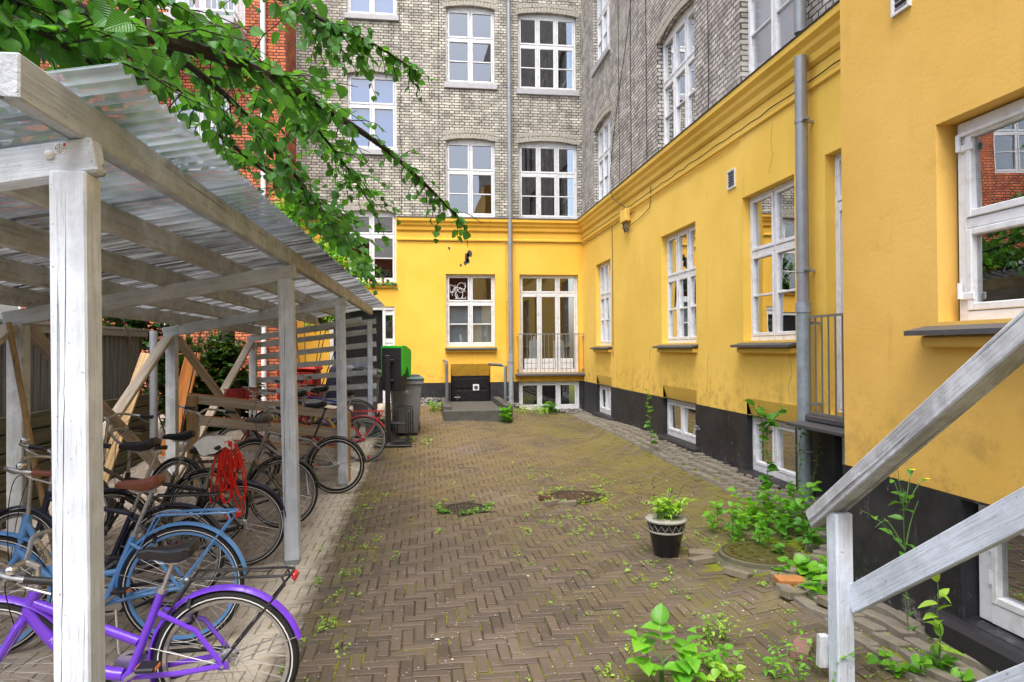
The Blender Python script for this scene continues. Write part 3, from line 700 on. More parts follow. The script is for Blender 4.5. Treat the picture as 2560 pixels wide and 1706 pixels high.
for F_, u, a, b in ((FB, .38, 4.97, 11), (FB, -.52, 5.0, 11), (FR, 13.2, 4.95, 11), (FR, 12.4, 4.95, 11), (FR, 8.9, 5, 11), (FR, 11.5, 5, 11)):
    cable([F_.p(u+rnd.gauss(0, .01), a+(b-a)*k/12, .012) for k in range(13)], .006, 'black')
cable([FR.p(13.0+.9*math.cos(k/14*3), 4.95+4.2*k/14, .012) for k in range(15)], .006, 'black')
cable([FR.p(13.2, 4.9, .19), FR.p(13.0, 4.7, .2), FR.p(12.75, 4.5, .05), FR.p(12.7, 4.3, .03)], .008, 'black')
cable([FR.p(12.5, 4.08, .03), FR.p(11.9, 4.12, .02), FR.p(11.35, 4.2, .02), FR.p(11.3, 4.36, .02), FR.p(11.3, 4.55, .02)], .006, 'black')
cable([FR.p(13.75, 4.3, .015), FR.p(13.74, 3.0, .015), FR.p(13.75, 1.6, .015)], .006, 'black'); cable([FB.p(1.98, 4.35, .02), FB.p(1.98, 3.0, .02), FB.p(1.99, 1.0, .02)], .01, 'yellow')
# crack lines
for pts in ([(7.2, 4.3), (7.25, 4.1), (7.21, 3.95), (7.3, 3.75)], [(9.0, 1.7), (9.06, 1.5), (9.03, 1.3), (9.12, 1.1)], [(11.4, 1.8), (11.5, 1.6), (11.46, 1.45), (11.6, 1.2)], [(6.9, 1.7), (6.85, 1.5), (6.93, 1.35), (6.9, 1.2)], [(5.25, 4.2), (5.4, 3.9), (5.45, 3.6), (5.62, 3.3)],): cable([FR.p(u, v, .0) for u, v in smooth_crack(pts)], .0022, 'slate', 'crack')
jb = MB(); bx(jb, FR, 12.48, 12.84, 4.18, 4.42, .0, .12, .015); o = jb.build('junction_box', M['yellow_right'], bl)
w_ = MB()
for k in range(7): w_.tube([FR.p(12.55+.05*k, 4.2, .06), FR.p(12.5+.07*rnd.random()*k, 4.08, .09+.02*rnd.random()), FR.p(12.45+.05*k, 3.98+.03*rnd.random(), .05)], .009, 5)
w_.build('loose_wires', M['slate'], o)
# downpipes
def downpipe(F_, u, v0, v1, r, mat, brackets, sleeves=(), cut=None):
    mb = MB(); mb.tube([F_.p(u, v0, .13), F_.p(u, v1, .13)], r, 16)
    for z in sleeves: mb.tube([F_.p(u, z-.05, .13), F_.p(u, z+.05, .13)], r+.008, 16)
    o = mb.build('downpipe', M[mat], bl, True)
    for z in brackets:
        b = MB(); b.tube([F_.p(u, z-.02, .13), F_.p(u, z+.02, .13)], r+.006, 16); bx(b, F_, u-.012, u+.012, z-.012, z+.012, 0, .13); bx(b, F_, u-r-.05, u-r, z-.008, z+.008, .10, .16); b.build('pipe_bracket', M['zinc'], o)
    return o
downpipe(FB, 2.085, 1.6, 17, .055, 'zinc', (2.9, 4.3, 6.2, 8.1, 10.2), (5.0, 7.9))
downpipe(FB, 2.085, .15, 1.66, .062, 'zinc_old', (.6, 1.45))
downpipe(FR, 6.40, 2.2, 4.70, .06, 'zinc', (4.05, 2.55), ()); downpipe(FR, 6.40, .1, 2.2, .068, 'zinc_old', (.75,), (2.18,)); downpipe(FR, 6.40, 4.94, 17, .06, 'zinc', (5.6, 8))
# ventilation grille
def grille(F_, u0, u1, v0, v1, parent):
    mb = MB(); fw = .018
    bx(mb, F_, u0, u1, v0, v0+fw, 0, .02); bx(mb, F_, u0, u1, v1-fw, v1, 0, .02); bx(mb, F_, u0, u0+fw, v0+fw, v1-fw, 0, .02); bx(mb, F_, u1-fw, u1, v0+fw, v1-fw, 0, .02)
    o = mb.build('ventilation_grille', M['white'], parent); s = MB(); n = 6
    for k in range(n):
        z = v0+fw+(v1-v0-2*fw)*(k+.5)/n; s.box(F_.p((u0+u1)/2, z, .006), [max(.008, abs((F_.u*(u1-u0-2*fw))[i])) if i < 2 else .012 for i in range(3)])
    s.build('louvre', M['steel_grey'], o); k = MB(); bx(k, F_, u0+fw, u1-fw, v0+fw, v1-fw, .0005, .002); k.build('grille_back', M['black'], o)
grille(FR, 8.12, 8.34, 3.80, 4.04, bl)
# flaked render patches on the back wall
fl = MB()
for (u, v, s) in ((.62, 4.2, .05), (1.04, 3.98, .12), (1.0, 3.84, .06), (1.1, 4.06, .1), (.9, 3.8, .05), (1.06, 3.9, .08)):
    pts = []
    for k in range(9):
        a = 2*math.pi*k/9; r = s*(.5+rnd.random()*.6); pts.append(FB.p(u+r*.75*math.cos(a), v+r*1.1*math.sin(a), .003))
    fl.face(pts)
fl.build('flaked_patch', M['concrete'], bl)
# balcony doors with railings
def balcony(F_, op, cols, vis=True, ym='yellow'):
    o = window(bl, F_, op[0], op[1], op[2], op[3], cols, [(3.3, 1), (.75, 1)], 0, rec=.10, name='balcony_door')
    p = MB()
    U = [op[0]+.052+(op[1]-op[0]-.104)*k/cols for k in range(cols+1)]
    for c in range(cols):
        for (z0, z1) in ((op[2]+.11, op[2]+.24), (op[2]+.25, op[2]+.36)): bx(p, F_, U[c]+.07, U[c+1]-.07, z0, z1, -.125, -.098, .008)
    p.build('kick_panel', M['white'], o)
    r = MB(); a, b, z0, z1, d = op[0]-.07, op[1]+.10, op[2]+.02, op[2]+.96, .13
    for z in (z0, z1): bx(r, F_, a, b, z-.012, z+.012, d-.008, d+.008)
    n = int((b-a)/.105)
    for k in range(n+1):
        u = a+.01+(b-a-.02)*k/n; bx(r, F_, u-.006, u+.006, z0+.012, z1-.012, d-.006, d+.006)
    for u in (a+.006, b-.006):
        for z in (z0+.08, z1-.06): bx(r, F_, u-.012, u+.012, z-.014, z+.014, 0, d-.008)
    r.build('balcony_railing', M['steel_grey'], bl)
    s = MB(); bx(s, F_, op[0]-.12, op[1]+.12, op[2]-.06, op[2]-.002, -.1, .17, .01); s.build('threshold', M['slate'], bl)
    return o
o = balcony(FB, B3g, 3)
sh = MB()   # pale shirt hanging behind the balcony door
for s_ in (0, 1):
    for k in range(5):
        x = 2.62+.62*s_+.05*k; sh.tube([FB.p(x, 2.02+.05*(k == 2)-.03*abs(k-2), -.3), FB.p(x+.01, 1.65, -.3+.03*rnd.random()), FB.p(x-.02, 1.28, -.3)], [.03, .045, .05], 7)
sh.build('hanging_shirt', M['blind_pale'], o, True)
balcony(FR, RD, 2)
bs = MB(); bx(bs, FR, 4.8, 6.32, 1.02, 1.055, 0, .38, .006); bx(bs, FR, 4.8, 6.12, .99, 1.018, .0, .2); bs.build('balcony_slab', M['slate'], bl)
# entrance door at the left
d = MB(); a, b, v0, v1 = DOOR[:4]
bx(d, FB, a, a+.09, v0, v1, -.16, -.02, .006); bx(d, FB, a+.09, b, v1-.08, v1, -.16, -.02, .006); bx(d, FB, -.97, -.90, v0, v1-.08, -.14, -.03, .006); bx(d, FB, b-.05, b, v0, v1-.08, -.14, -.03, .006)
bx(d, FB, -.90, b-.05, v1-.20, v1-.08, -.12, -.05); bx(d, FB, -.90, b-.05, 1.93, 2.03, -.12, -.05); bx(d, FB, -.90, b-.05, v0, 1.93, -.115, -.065)
bx(d, FB, -.865, b-.085, 1.25, 1.88, -.075, -.05, .01); bx(d, FB, -.865, b-.085, .55, 1.2, -.075, -.05, .01)
o = d.build('entrance_door', M['white'], bl); g = MB(); bx(g, FB, -.90, b-.05, 2.03, v1-.20, -.095, -.09); g.build('pane', M['glass'], o)
g = MB(); bx(g, FB, a+.09, -.97, v0, v1-.08, -.16, -.13); bx(g, FB, -1.15, -1.08, v0, v1-.1, -.129, -.1, .004); g.build('door_leaf', M['black_gloss'], o)
# basement hatch with its well
h = MB(); bx(h, FB, .655, 1.585, .28, 1.12, -.17, -.13, .005); bx(h, FB, .72, 1.52, .82, 1.05, -.128, -.11, .008); bx(h, FB, .72, 1.52, .45, .76, -.128, -.11, .008)
o = h.build('basement_door', M['black_gloss'], bl)
h = MB(); bx(h, FB, 1.18, 1.33, .76, .91, -.109, -.098, .004); h.build('vent_plate', M['white'], o); h = MB(); h.lathe([(.05, 0), (.05, .006)], FB.p(1.255, .835, -.092), 16, 'y'); h.build('vent_hole', M['slate'], o)
h = MB(); h.tube([FB.p(.80, .6, -.10), FB.p(.80, .6, -.04)], .012, 6); h.tube([FB.p(.73, .6, -.05), FB.p(.87, .6, -.05)], .012, 6); h.tube([FB.p(.8, .54, -.05), FB.p(.8, .67, -.05)], .011, 6); h.build('handle', M['chrome'], o)
# slanted yellow head of the hatch
h = MB(); h.face([FB.p(HAT[0], 1.41, .004), FB.p(HAT[1], 1.41, .004), FB.p(HAT[1]-.02, 1.12, -.14), FB.p(HAT[0]+.02, 1.12, -.14)], [(0, 0), (1, 0), (1, .3), (0, .3)]); h.build('hatch_head', M['yellow'], bl)

# tap by the middle basement window
t_ = MB(); t_.tube([FR.p(9.3, .62, 0), FR.p(9.3, .62, .09)], .014, 8); t_.tube([FR.p(9.3, .62, .08), FR.p(9.3, .54, .1)], .016, 8); t_.tube([FR.p(9.24, .66, .06), FR.p(9.36, .66, .06)], .01, 6); t_.tube([FR.p(9.3, .62, .06), FR.p(9.3, .68, .06)], .008, 6)
t_.build('water_tap', M['zinc'], bl)

# concrete well of the hatch with tube handrails
wl_ = thing('concrete_well', 'low stained concrete kerb with two upright pipe rails before the black cellar door', 'kerb', (1.08, 14, .3))
k = MB(); k.box((1.06, 13.62, .33), (1.36, .16, .46), ch=.015); k.box((.46, 14.9, .36), (.16, 2.38, .56), ch=.015); k.box((1.70, 14.9, .36), (.16, 2.38, .56), ch=.015); k.build('kerb_wall', M['concrete'], wl_); k = MB(); k.box((1.08, 15.03, .36), (1.06, 2.64, .31)); k.build('well_floor', M['concrete'], wl_)
for pts in ([(.47, 14.2, .6), (.47, 14.2, 1.45), (.47, 14.35, 1.5), (.47, 16.4, 1.5)], [(1.69, 14.2, .6), (1.69, 14.2, 1.40), (1.62, 14.25, 1.43), (1.45, 15.2, 1.43)]):
    k = MB(); k.tube(pts, .032, 10); k.build('handrail', M['pipe_dark'], wl_, True)

# ------------------------------------------------------------------ rough yellow annex on the right
an = thing('rendered_annex', 'rough yellow rendered block jutting out at the right with big window', 'building', (2.92, 4.45, 0))
AW = (1.9, 3.56, 1.93, 3.06, 0); AK = (1.9, 3.40, .30, .955, 0)
wall('rendered_wall', FA, -4, 4.45, PL, 9, [AW], M['yellow_rough'], an, rev=.13)
wall('plinth', FA, -4, 4.45, -.5, PL, [AK], M['plinth'], an, rev=.13, d=.012)
mb = MB()
mb.face([(2.92, 4.45, PL), (3.88, 4.45, PL), (3.88, 4.45, 9), (2.92, 4.45, 9)], [(0, PL), (1, PL), (1, 9), (0, 9)]); mb.face([(2.92, 4.45, 9), (3.9, 4.45, 9), (3.9, -4, 9), (2.92, -4, 9)], [(0, 0), (1, 0), (1, 8), (0, 8)])
mb.build('end_wall', M['yellow_rough'], an)
mb = MB(); mb.face([(2.908, 4.462, -.5), (3.88, 4.462, -.5), (3.88, 4.462, PL), (2.908, 4.462, PL)], [(0, 0), (1, 0), (1, 1), (0, 1)]); mb.build('end_plinth', M['plinth'], an)
o = window(an, FA, AW[0]+.02, AW[1]-.04, AW[2]-.02, AW[3]-.01, 1, [(.95, 1), (1.0, 1)], 0, rec=.10, frame_w=.06)
for z in (2.93, 2.1):
    f = MB(); f.tube([FA.p(3.49, z-.045, -.08), FA.p(3.49, z+.045, -.08)], .014, 10); bx(f, FA, 3.40, 3.50, z-.05, z-.01, -.098, -.085, .004); f.build('hinge', M['white'], o)
f = MB(); bx(f, FA, 1.9, 3.50, 2.965, 2.985, -.10, -.075, .003); f.tube([FA.p(2.95, 2.975, -.06), FA.p(3.03, 2.975, -.06)], .016, 8); f.build('window_stay', M['white'], o)
s_ = sill_slate(FA, AW[0], AW[1], AW[2], o, M['yellow_rough'], .14, .10)
o = window(an, FA, AK[0]+.01, AK[1]-.01, AK[2]+.01, AK[3], 2, BR, 0, rec=.085, name='basement_window', frame_w=.085)
m_ = MB(); bx(m_, FA, 1.9, 3.6, AK[2]-.16, AK[2]-.003, -.12, .10, .03); m_.build('sill', M['plinth'], o)
mb = MB(); bx(mb, FA, -4, 4.3, -.4, 4, -1.0, -.9); mb.build('dark_interior', M['dark_in'], an)
grille(FA, 3.74, 3.90, 3.84, 4.1, an)

# ------------------------------------------------------------------ red brick building behind the tree
rb = thing('brick_apartment_house', 'orange-red brick apartment house behind the tree with white railed balcony', 'building', (-8, 15.2, 0))
RDR = (-5.35, -3.93, 8.6, 10.9, 0); RW = [(-9.6, -8.2, 8.9, 10.6, 0), (-9.6, -8.2, 5.6, 7.3, 0), (-9.6, -8.2, 2.3, 4.0, 0), (-5.3, -4.1, 5.6, 7.3, 0), (-5.6, -4.4, 2.3, 4.0, 0)]
wall('brick_wall', FD, -16, -2.93, -.3, 16, [RDR]+RW, M['brick_red'], rb, rev=.12)
mb = MB(); mb.face([FDS.p(15.2, -.3), FDS.p(16.46, -.3), FDS.p(16.46, 16), FDS.p(15.2, 16)], [(.12, 0), (1.38, 0), (1.38, 16.3), (.12, 16.3)]); mb.build('side_wall', M['brick_red'], rb)
mb = MB(); bx(mb, FD, -16, -3, -.3, 16, -1.4, -1.3); mb.build('dark_interior', M['dark_in'], rb)
for op in RW: window(rb, FD, *op[:4], 2, T2, 0, rec=.07)
o = window(rb, FD, *RDR[:4], 2, [(2, 1), (.5, 1)], 0, rec=.07, name='balcony_door', fill=[(-5.3, -4.95, 8.7, 10.8)], fillmat='blind_pale')
M['red_cloth'] = plain('red_curtain', (.55, .01, .05), .8, var=.3, scale=9)
cu = MB(); rr = [[FD.p(x, z, -.21+.03*math.sin(x*40)) for x in [-4.9+.02*k for k in range(18)]] for z in (8.7, 10.8)]
cu.rings(rr, False, False); cu.build('red_curtain', M['red_cloth'], o)
bal = MB(); a, b = -6.35, -3.75; d = .95
bx(bal, FD, a, b, 8.35, 8.5, 0, d); o = bal.build('balcony_slab', M['stone_sill'], rb)
r = MB()
for z in (8.6, 9.4):
    bx(r, FD, a, b, z-.02, z+.02, d-.04, d-.005)
    for u in (a, b): bx(r, FD, u-.015, u+.015, z-.02, z+.02, .0, d-.04)
for k in range(25): u = a+(b-a)*k/24; bx(r, FD, u-.008, u+.008, 8.62, 9.38, d-.032, d-.014)
for k in range(1, 9):
    for u in (a, b): bx(r, FD, u-.008, u+.008, 8.62, 9.38, d*k/9-.008, d*k/9+.008)
r.build('balcony_railing', M['white'], rb)
p = MB(); p.tube([FD.p(-3.38, .2, .09), FD.p(-3.38, 16, .09)], .055, 12); p.build('downpipe', M['white'], rb, True)

# ------------------------------------------------------------------ dark shed and plank wall behind the shelter
sd_ = thing('board_shed', 'dark grey shed of upright boards with zinc roof edge behind the bikes', 'shed', (-4.4, 8, 0))
for k in range(60):
    y = 2.9+.145*k
    if y > 11.3: break
    mb = MB(); mb.box((-4.38, y, 1.55), (.022, .118, .98), ch=.004); mb.build('wall_board', M['wood_shed'], sd_)
mb = MB(); mb.box((-4.42, 7.1, 1.52), (.03, 8.6, 1.06)); mb.box((-5.6, 11.37, 1.52), (2.4, .06, 1.06)); mb.build('shed_wall', M['wood_olive'], sd_)
mb = MB(); mb.box((-4.36, 7.1, 2.05), (.06, 8.75, .10), ch=.01); mb.box((-5.6, 7.1, 2.11), (2.6, 8.75, .03)); mb.build('roof_edge', M['zinc'], sd_)
pw = thing('plank_wall', 'low wall of mossy horizontal planks behind the bike shelter', 'wall', (-4.2, 7, 0))
for k in range(6):
    beam('plank', (-4.24+.006*(k % 2), 2.6, .09+.19*k), (-4.24, 11.4, .09+.19*k), .05, .17, M['wood_olive'], pw)
mb = MB(); mb.box((-4.30, 7, .55), (.02, 8.8, 1.1)); mb.build('backing', M['wood_olive'], pw)
for y in (3.2, 5.5, 8, 10.6): beam('post', (-4.33, y, 0), (-4.33, y, 1.02), .08, .10, M['wood_olive'], pw, up=(1, 0, 0))
dp = thing('grey_pole', 'slim grey metal pole standing behind the shelter post', 'pole', (-3.52, 9.5, 0))
mb = MB(); mb.tube([(-3.52, 9.5, 0), (-3.52, 9.5, 2.05)], .05, 12); mb.lathe([(.08, 0), (.08, .02), (.05, .03)], (-3.52, 9.5, 0), 14); mb.build('pole', M['zinc'], dp, True)
bo = thing('leaning_board', 'orange and yellow painted board leaning behind the cross brace', 'board', (-3.9, 11.6, .1))
beam('plank', (-4.0, 11.3, .1), (-3.78, 11.9, 1.75), .05, .24, M['wood_orange'], bo, up=(1, 0, 0))
bo = thing('leaning_board', 'pale weathered board leaning beside the grey pole', 'board', (-4.0, 9.2, .1))
beam('plank', (-3.95, 8.9, .05), (-3.62, 9.55, 1.75), .04, .15, M['wood_tan'], bo, up=(1, 0, 0))
st = thing('broom_stick', 'brown wooden pole leaning at the back of the bike shelter', 'pole', (-2.95, 5.6, 0))
mb = MB(); mb.tube([(-2.75, 5.55, .25), (-2.93, 5.62, .9), (-3.22, 5.8, 2.02)], .021, 10); mb.build('stick', M['wood_tan'], st, True)
mb = MB(); mb.box((-2.73, 5.54, .14), (.36, .07, .05), ch=.01); mb.box((-2.73, 5.54, .07), (.34, .06, .10), ch=.02); mb.tube([(-2.74, 5.545, .15), (-2.75, 5.55, .27)], .026, 8); mb.build('broom_head', M['wood_tan'], st)

# ------------------------------------------------------------------ bike shelter
def fx(y): return -1.165+.0225*(y-2.6)          # outer face of the front posts
def bxk(y): return fx(y)-2.08
def zt(y): return 2.55-.011*(y-2.6)             # top of the cross beam at the front
SL = .18
shl = thing('bike_shelter', 'whitewashed timber bike shelter with lean-to corrugated plastic roof', 'shelter', (-1.2, 7.5, 0))
FY = (2.6, 5.95, 9.12, 12.9)
for i, y in enumerate(FY):
    x = fx(y)-.06; z = zt(y); tl = rnd.uniform(-.012, .012)
    b0 = zg(x, y)+(.035 if i < 3 else .0)
    beam('post', (x+(.02, .05, .03, .01)[i], y, b0), (x, y, z-.125), .12 if i < 3 else .085, .12 if i < 3 else .10, M['wood_white'], shl, up=(0, 1, 0), ch=.007)
    if i < 3:
        mb = MB(); mb.box((x+(.02, .05, .03)[i], y, b0-.005), (.11, .11, .10), ch=.006); mb.tube([(x+(.02, .05, .03)[i], y, b0-.10), (x+(.02, .05, .03)[i], y, b0-.04)], .012, 8); mb.build('post_foot', M['zinc_old'], shl)
    xb = bxk(y); zb = z-SL*(fx(y)-xb)
    beam('post', (xb-.06, y, zg(xb, y)), (xb-.06, y, zb-.13), .12, .12, M['wood_grey'], shl, up=(0, 1, 0))
    if i < 3: beam('cross_beam', (xb-.16, y, zb-.0625-SL*.16), (fx(y)+.02, y, z-.0625+SL*.02), .085, .125, M['wood_white' if i == 0 else 'wood_grey'], shl, ch=.008)
    else: beam('cross_beam', (xb-.16, y, zb-.0625-SL*.16), (fx(y)-.2, y, z-.0625-SL*.2), .06, .10, M['wood_grey'], shl)
def crack(x0, y0, z0, z1, w_, nm='crack'):
    mb = MB(); L = []; Rr = []; x = x0; n = 46
    for k in range(n+1):
        z = z0+(z1-z0)*k/n; x += rnd.gauss(0, .0011); ww = w_*(.25+.75*abs(math.sin(k*.33+x0*9)))*min(1, k/4+.1, (n-k)/4+.1)
        L.append((x-ww, y0, z)); Rr.append((x+ww*.7, y0, z))
    mb.rings([L, Rr], False, False); return mb.build(nm, M['ink'], shl)
crack(fx(2.6)-.075, 2.5393, .05, 2.36, .0016); crack(fx(2.6)-.026, 2.5394, .02, 1.0, .0007)
crack(fx(5.95)-.066, 5.8893, .2, 2.3, .0022); crack(fx(9.12)-.07, 9.0593, .3, 2.2, .002)
# purlins lie on the cross beams
for k in range(5):
    q = .045+.50*k
    x0, x1 = fx(2.12)-q, fx(13.0)-q; off = -SL*q
    ys = [2.19+(-.05 if k else 0), 5.95, 9.12, 13.0]
    for a, b in zip(ys, ys[1:]):
        beam('purlin', (fx(a)-q, a+.001, zt(a)+.072+off), (fx(b)-q, b-.001, zt(b)+.072+off), .065, .14, M['wood_raw' if (k or a > 5) else 'wood_eave'], shl, ch=.006)
# roof sheets
def roof_sheet(ya, yb, lift, xlo, xhi):
    mb = MB(); per = .095; n = int((yb-ya)/per*10); xs = [xlo+(xhi-xlo)*k/8 for k in range(9)]; rr = []
    for i in range(n+1):
        y = ya+(yb-ya)*i/n; h = .030*(.5+.5*math.sin(2*math.pi*y/per))**2.2-.012
        rr.append([(fx(y)+x, y, zt(y)+.152+SL*x+h+lift) for x in xs])
    mb.rings(rr, False, False); o = mb.build('roof_sheet', M['roof'], shl, True); sc_ = MB()
    for q in (.045, 1.045, 2.045):
        for j in range(int((yb-ya)/.57)):
            y = ya+.2+.57*j; c = (fx(y)-q, y, zt(y)+.152-SL*q+.024); sc_.lathe([(.012, -.004), (.012, .001), (.006, .003), (.005, .008), (0, .009)], c, 8)
    sc_.build('screw', M['zinc'], o)
cuts = [2.38, 3.95, 5.75, 7.55, 9.35, 11.2, 13.3]
for k in range(6): roof_sheet(cuts[k]-(.07 if k else 0), cuts[k+1], .005*(k % 2), -2.36, .18)
# back braces
def bp(y, zf): return (bxk(y)-.03, y, zf)
for a, b in ((0, 1), (1, 2), (2, 3)):
    ya, yb = FY[a]+.06, FY[b]-.06; zha, zhb = zt(ya)-.52, zt(yb)-.52
    beam('brace', bp(ya, zha), bp(yb, .12), .05, .12, M['wood_tan_pale'], shl, up=(1, 0, 0)); beam('brace', (bxk(ya)-.085, ya, .12), (bxk(yb)-.085, yb, zhb), .05, .12, M['wood_tan_pale'], shl, up=(1, 0, 0))
# slatted end
for zl, zr in ((2.0, 2.29), (1.85, 2.11), (1.63, 1.86), (1.42, 1.59), (1.21, 1.34), (1.0, 1.08), (.79, .83)):
    beam('end_slat', (-3.14, 12.985, zl+.01), (-.88, 12.985, zr+.02), .022, .098, M['wood_grey'], shl, ch=.004)
# survey mark, bolt and reflector on the front beam
T1 = Matrix.Translation((-1.255, 2.5565, 2.505)) @ Matrix.Rotation(R(90), 4, 'X')
mk = MB(); mk.box((-1.255, 2.5563, 2.505), (.036, .0012, .036)); o = mk.build('survey_mark', M['white_ink'], shl)
s = MB()
for r in (.014, .008):
    s.tube([(-1.255+r*math.cos(a*.3), 2.5553, 2.505+r*math.sin(a*.3)) for a in range(21)], .0007, 4, loop=True)
s.tube([(-1.273, 2.5553, 2.505), (-1.237, 2.5553, 2.505)], .0006, 4); s.tube([(-1.255, 2.5553, 2.487), (-1.255, 2.5553, 2.523)], .0006, 4); s.build('target_rings', M['ink'], o)
s = MB(); s.box((-1.240, 2.5555, 2.518), (.006, .0012, .01)); s.build('red_corner', M['red_lens'], o)
b_ = MB(); b_.lathe([(.0, -.016), (.009, -.0145), (.015, -.008), (.017, 0)], (-1.288, 2.556, 2.482), 14, 'y'); b_.build('bolt_cap', M['white'], shl, True)
# plank partition between the bays
pa = thing('plank_partition', 'low partition of four spaced tan boards between the bike bays', 'partition', (-2, 9.36, 0))
for zl, zr in ((1.17, .91), (.89, .66), (.60, .40), (.30, .14)):
    beam('board', (-3.06, 9.37, zl), (-1.10, 9.40, zr), .026, .125, M['wood_tan_pale'], pa, ch=.003)
    beam('board_edge', (-3.06, 9.37, zl+.066), (-1.10, 9.40, zr+.066), .032, .009, M['wood_orange'], pa, ch=.002)
beam('end_post', (-2.99, 9.335, .05), (-2.99, 9.335, 1.20), .13, .035, M['wood_tan'], pa, up=(0, 1, 0)); beam('end_post', (-1.02, 9.42, .02), (-1.02, 9.42, .96), .07, .05, M['wood_tan'], pa, up=(0, 1, 0))

# ------------------------------------------------------------------ stair railing at the right
sr = thing('stair_railing', 'weathered white wooden stair railing with three sloping boards at the right', 'railing', (2.2, 3.2, 0))
beam('post', (2.155, 3.33, zg(2.15, 3.3)-.02), (2.15, 3.33, .93), .095, .095, M['wood_white'], sr, up=(0, 1, 0), ch=.008)
beam('post', (2.155, 1.55, 0), (2.155, 1.55, 2.3), .095, .095, M['wood_white'], sr, up=(0, 1, 0))
sx_ = 2.15
beam('hand_rail', (sx_-.01, 3.52, .845), (sx_-.01, 1.4, 2.42),   .11, .095, M['wood_weathered'], sr, up=(0, 0, 1), ch=.006)
beam('rail_board', (2.19, 3.30, .475), (2.19, 1.4, 1.78), .035, .13, M['wood_white'], sr, ch=.004)
beam('stringer', (2.19, 2.75, .12), (2.19, 1.2, 1.36), .04, .18, M['wood_white'], sr, ch=.004)
bb = MB(); bb.box((2.093, 3.40, .18), (.055, .04, .17), Matrix.Rotation(.05, 3, 'Y'), ch=.004); bb.build('foot_block', M['wood_weathered'], sr)

# ------------------------------------------------------------------ bicycles
def paint(name, col, rough=.3):
    t = NT(name, rough, .5); v = t.co('Object', rand=True); n = t.noise(v, 5, 6, .65); f = t.noise(v, 90, 4, .7); d = t.ramp(n, .45, .75, 0, .35)
    c = t.mix(d, col, tuple(x*.55+.06 for x in col)); c = t.mix(t.ramp(f, .68, .76, 0, .6), c, (.16, .14, .12))
    return t.set(col=c, rough=t.ramp(n, .4, .75, rough, rough+.3), coat=.3)
M['p_purple'] = paint('purple_paint', (.16, .045, .62)); M['p_blue'] = paint('sky_blue_paint', (.10, .28, .60)); M['p_navy'] = paint('navy_paint', (.012, .016, .045))
M['p_black'] = paint('black_paint', (.012, .012, .013)); M['p_olive'] = paint('bronze_paint', (.09, .078, .055)); M['p_silver'] = plain('silver_paint', (.40, .40, .41), .3, metal=.7)
M['p_red'] = paint('red_paint', (.48, .01, .03)); M['p_maroon'] = paint('maroon_paint', (.22, .02, .02)); M['p_royal'] = paint('royal_blue_paint', (.015, .04, .42)); M['p_yellow'] = paint('yellow_paint', (.75, .55, .03))
M['brown_leather'] = plain('brown_leather', (.22, .07, .04), .35, var=.2); M['grey_leather'] = plain('grey_leather', (.13, .12, .105), .5, var=.3)
M['alloy'] = plain('alloy', (.48, .48, .47), .3, metal=.8, var=.25, scale=40); M['steel_dull'] = plain('dull_spokes', (.42, .42, .40), .35, metal=.7, var=.3)
M['white_card'] = plain('white_cloth', (.82, .83, .85), .85, var=.45, scale=55, bumps=.8)
RF, RFL = Vector((0, 0, 0)), None
def arc(cx, cz, r, a0, a1, n, y=0): return [(cx+r*math.cos(R(a0+(a1-a0)*k/n)), y, cz+r*math.sin(R(a0+(a1-a0)*k/n))) for k in range(n+1)]
def wheel(name, parent, cx, r, rimmat, tw=.021, spokes=32, stripe=True, hubr=.028):
    t = MB(); t.tube(arc(cx, r, r-tw, 0, 360-360/48, 47), tw, 10, loop=True)
    if stripe:
        for s in (-1, 1):
            rr = []
            for k in range(48):
                a = 2*math.pi*k/48; rr.append([(cx+q*math.cos(a), s*(tw+.0012) if q < r-tw*1.2 else s*(tw*.985+.001), r+q*math.sin(a)) for q in (r-tw*1.32, r-tw*1.08)])
            t.rings(rr, False, False, 1, True)
    w_ = MB(); prof = [(r-2*tw+.004, -.012), (r-2*tw+.004, .012), (r-2*tw-.012, .010), (r-2*tw-.016, 0), (r-2*tw-.012, -.010)]
    w_.rings([[(cx+q*math.cos(2*math.pi*k/48), y, r+q*math.sin(2*math.pi*k/48)) for q, y in prof] for k in range(48)], True, False, 0, True)
    o = w_.build(name, rimmat, parent, True); t.build('tyre', [M['rubber'], M['reflex']], o, True)
    s = MB()
    for k in range(spokes):
        a = 2*math.pi*k/spokes; sd__ = 1 if k % 2 else -1; b = a+(.9 if (k//2) % 2 else -.9); q = r-2*tw-.01
        s.tube([(cx+hubr*math.cos(b), sd__*.028, r+hubr*math.sin(b)), (cx+q*math.cos(a), 0, r+q*math.sin(a))], .0014, 3, cap=False)
    s.build('spokes', M['steel_dull'], o)
    h = MB(); h.lathe([(hubr*.55, -.05), (hubr*.6, -.034), (hubr*1.15, -.032), (hubr*1.15, -.026), (hubr*.8, -.02), (hubr*.8, .02), (hubr*1.15, .026), (hubr*1.15, .032), (hubr*.6, .034), (hubr*.45, .055), (.008, .06), (.008, .075)], (cx, 0, r), 16, 'y'); h.build('hub', M['alloy'], o, True)
    return o
def mudguard(name, parent, cx, r, a0, a1, mat, wdt=.056, gap=.016):
    mb = MB(); rr = []
    for k in range(29):
        a = R(a0+(a1-a0)*k/28); ring = []
        for q in range(7):
            b = -1+2*q/6; ring.append((cx+(r+gap+.008-.016*b*b)*math.cos(a), b*wdt/2, r+(r+gap+.008-.016*b*b)*math.sin(a)))
        for q in range(6, -1, -1):
            b = -1+2*q/6; ring.append((cx+(r+gap+.006-.016*b*b)*math.cos(a), b*(wdt/2-.001), r+(r+gap+.006-.016*b*b)*math.sin(a)))
        rr.append(ring)
    mb.rings(rr, True, True); return mb.build(name, mat, parent, True)
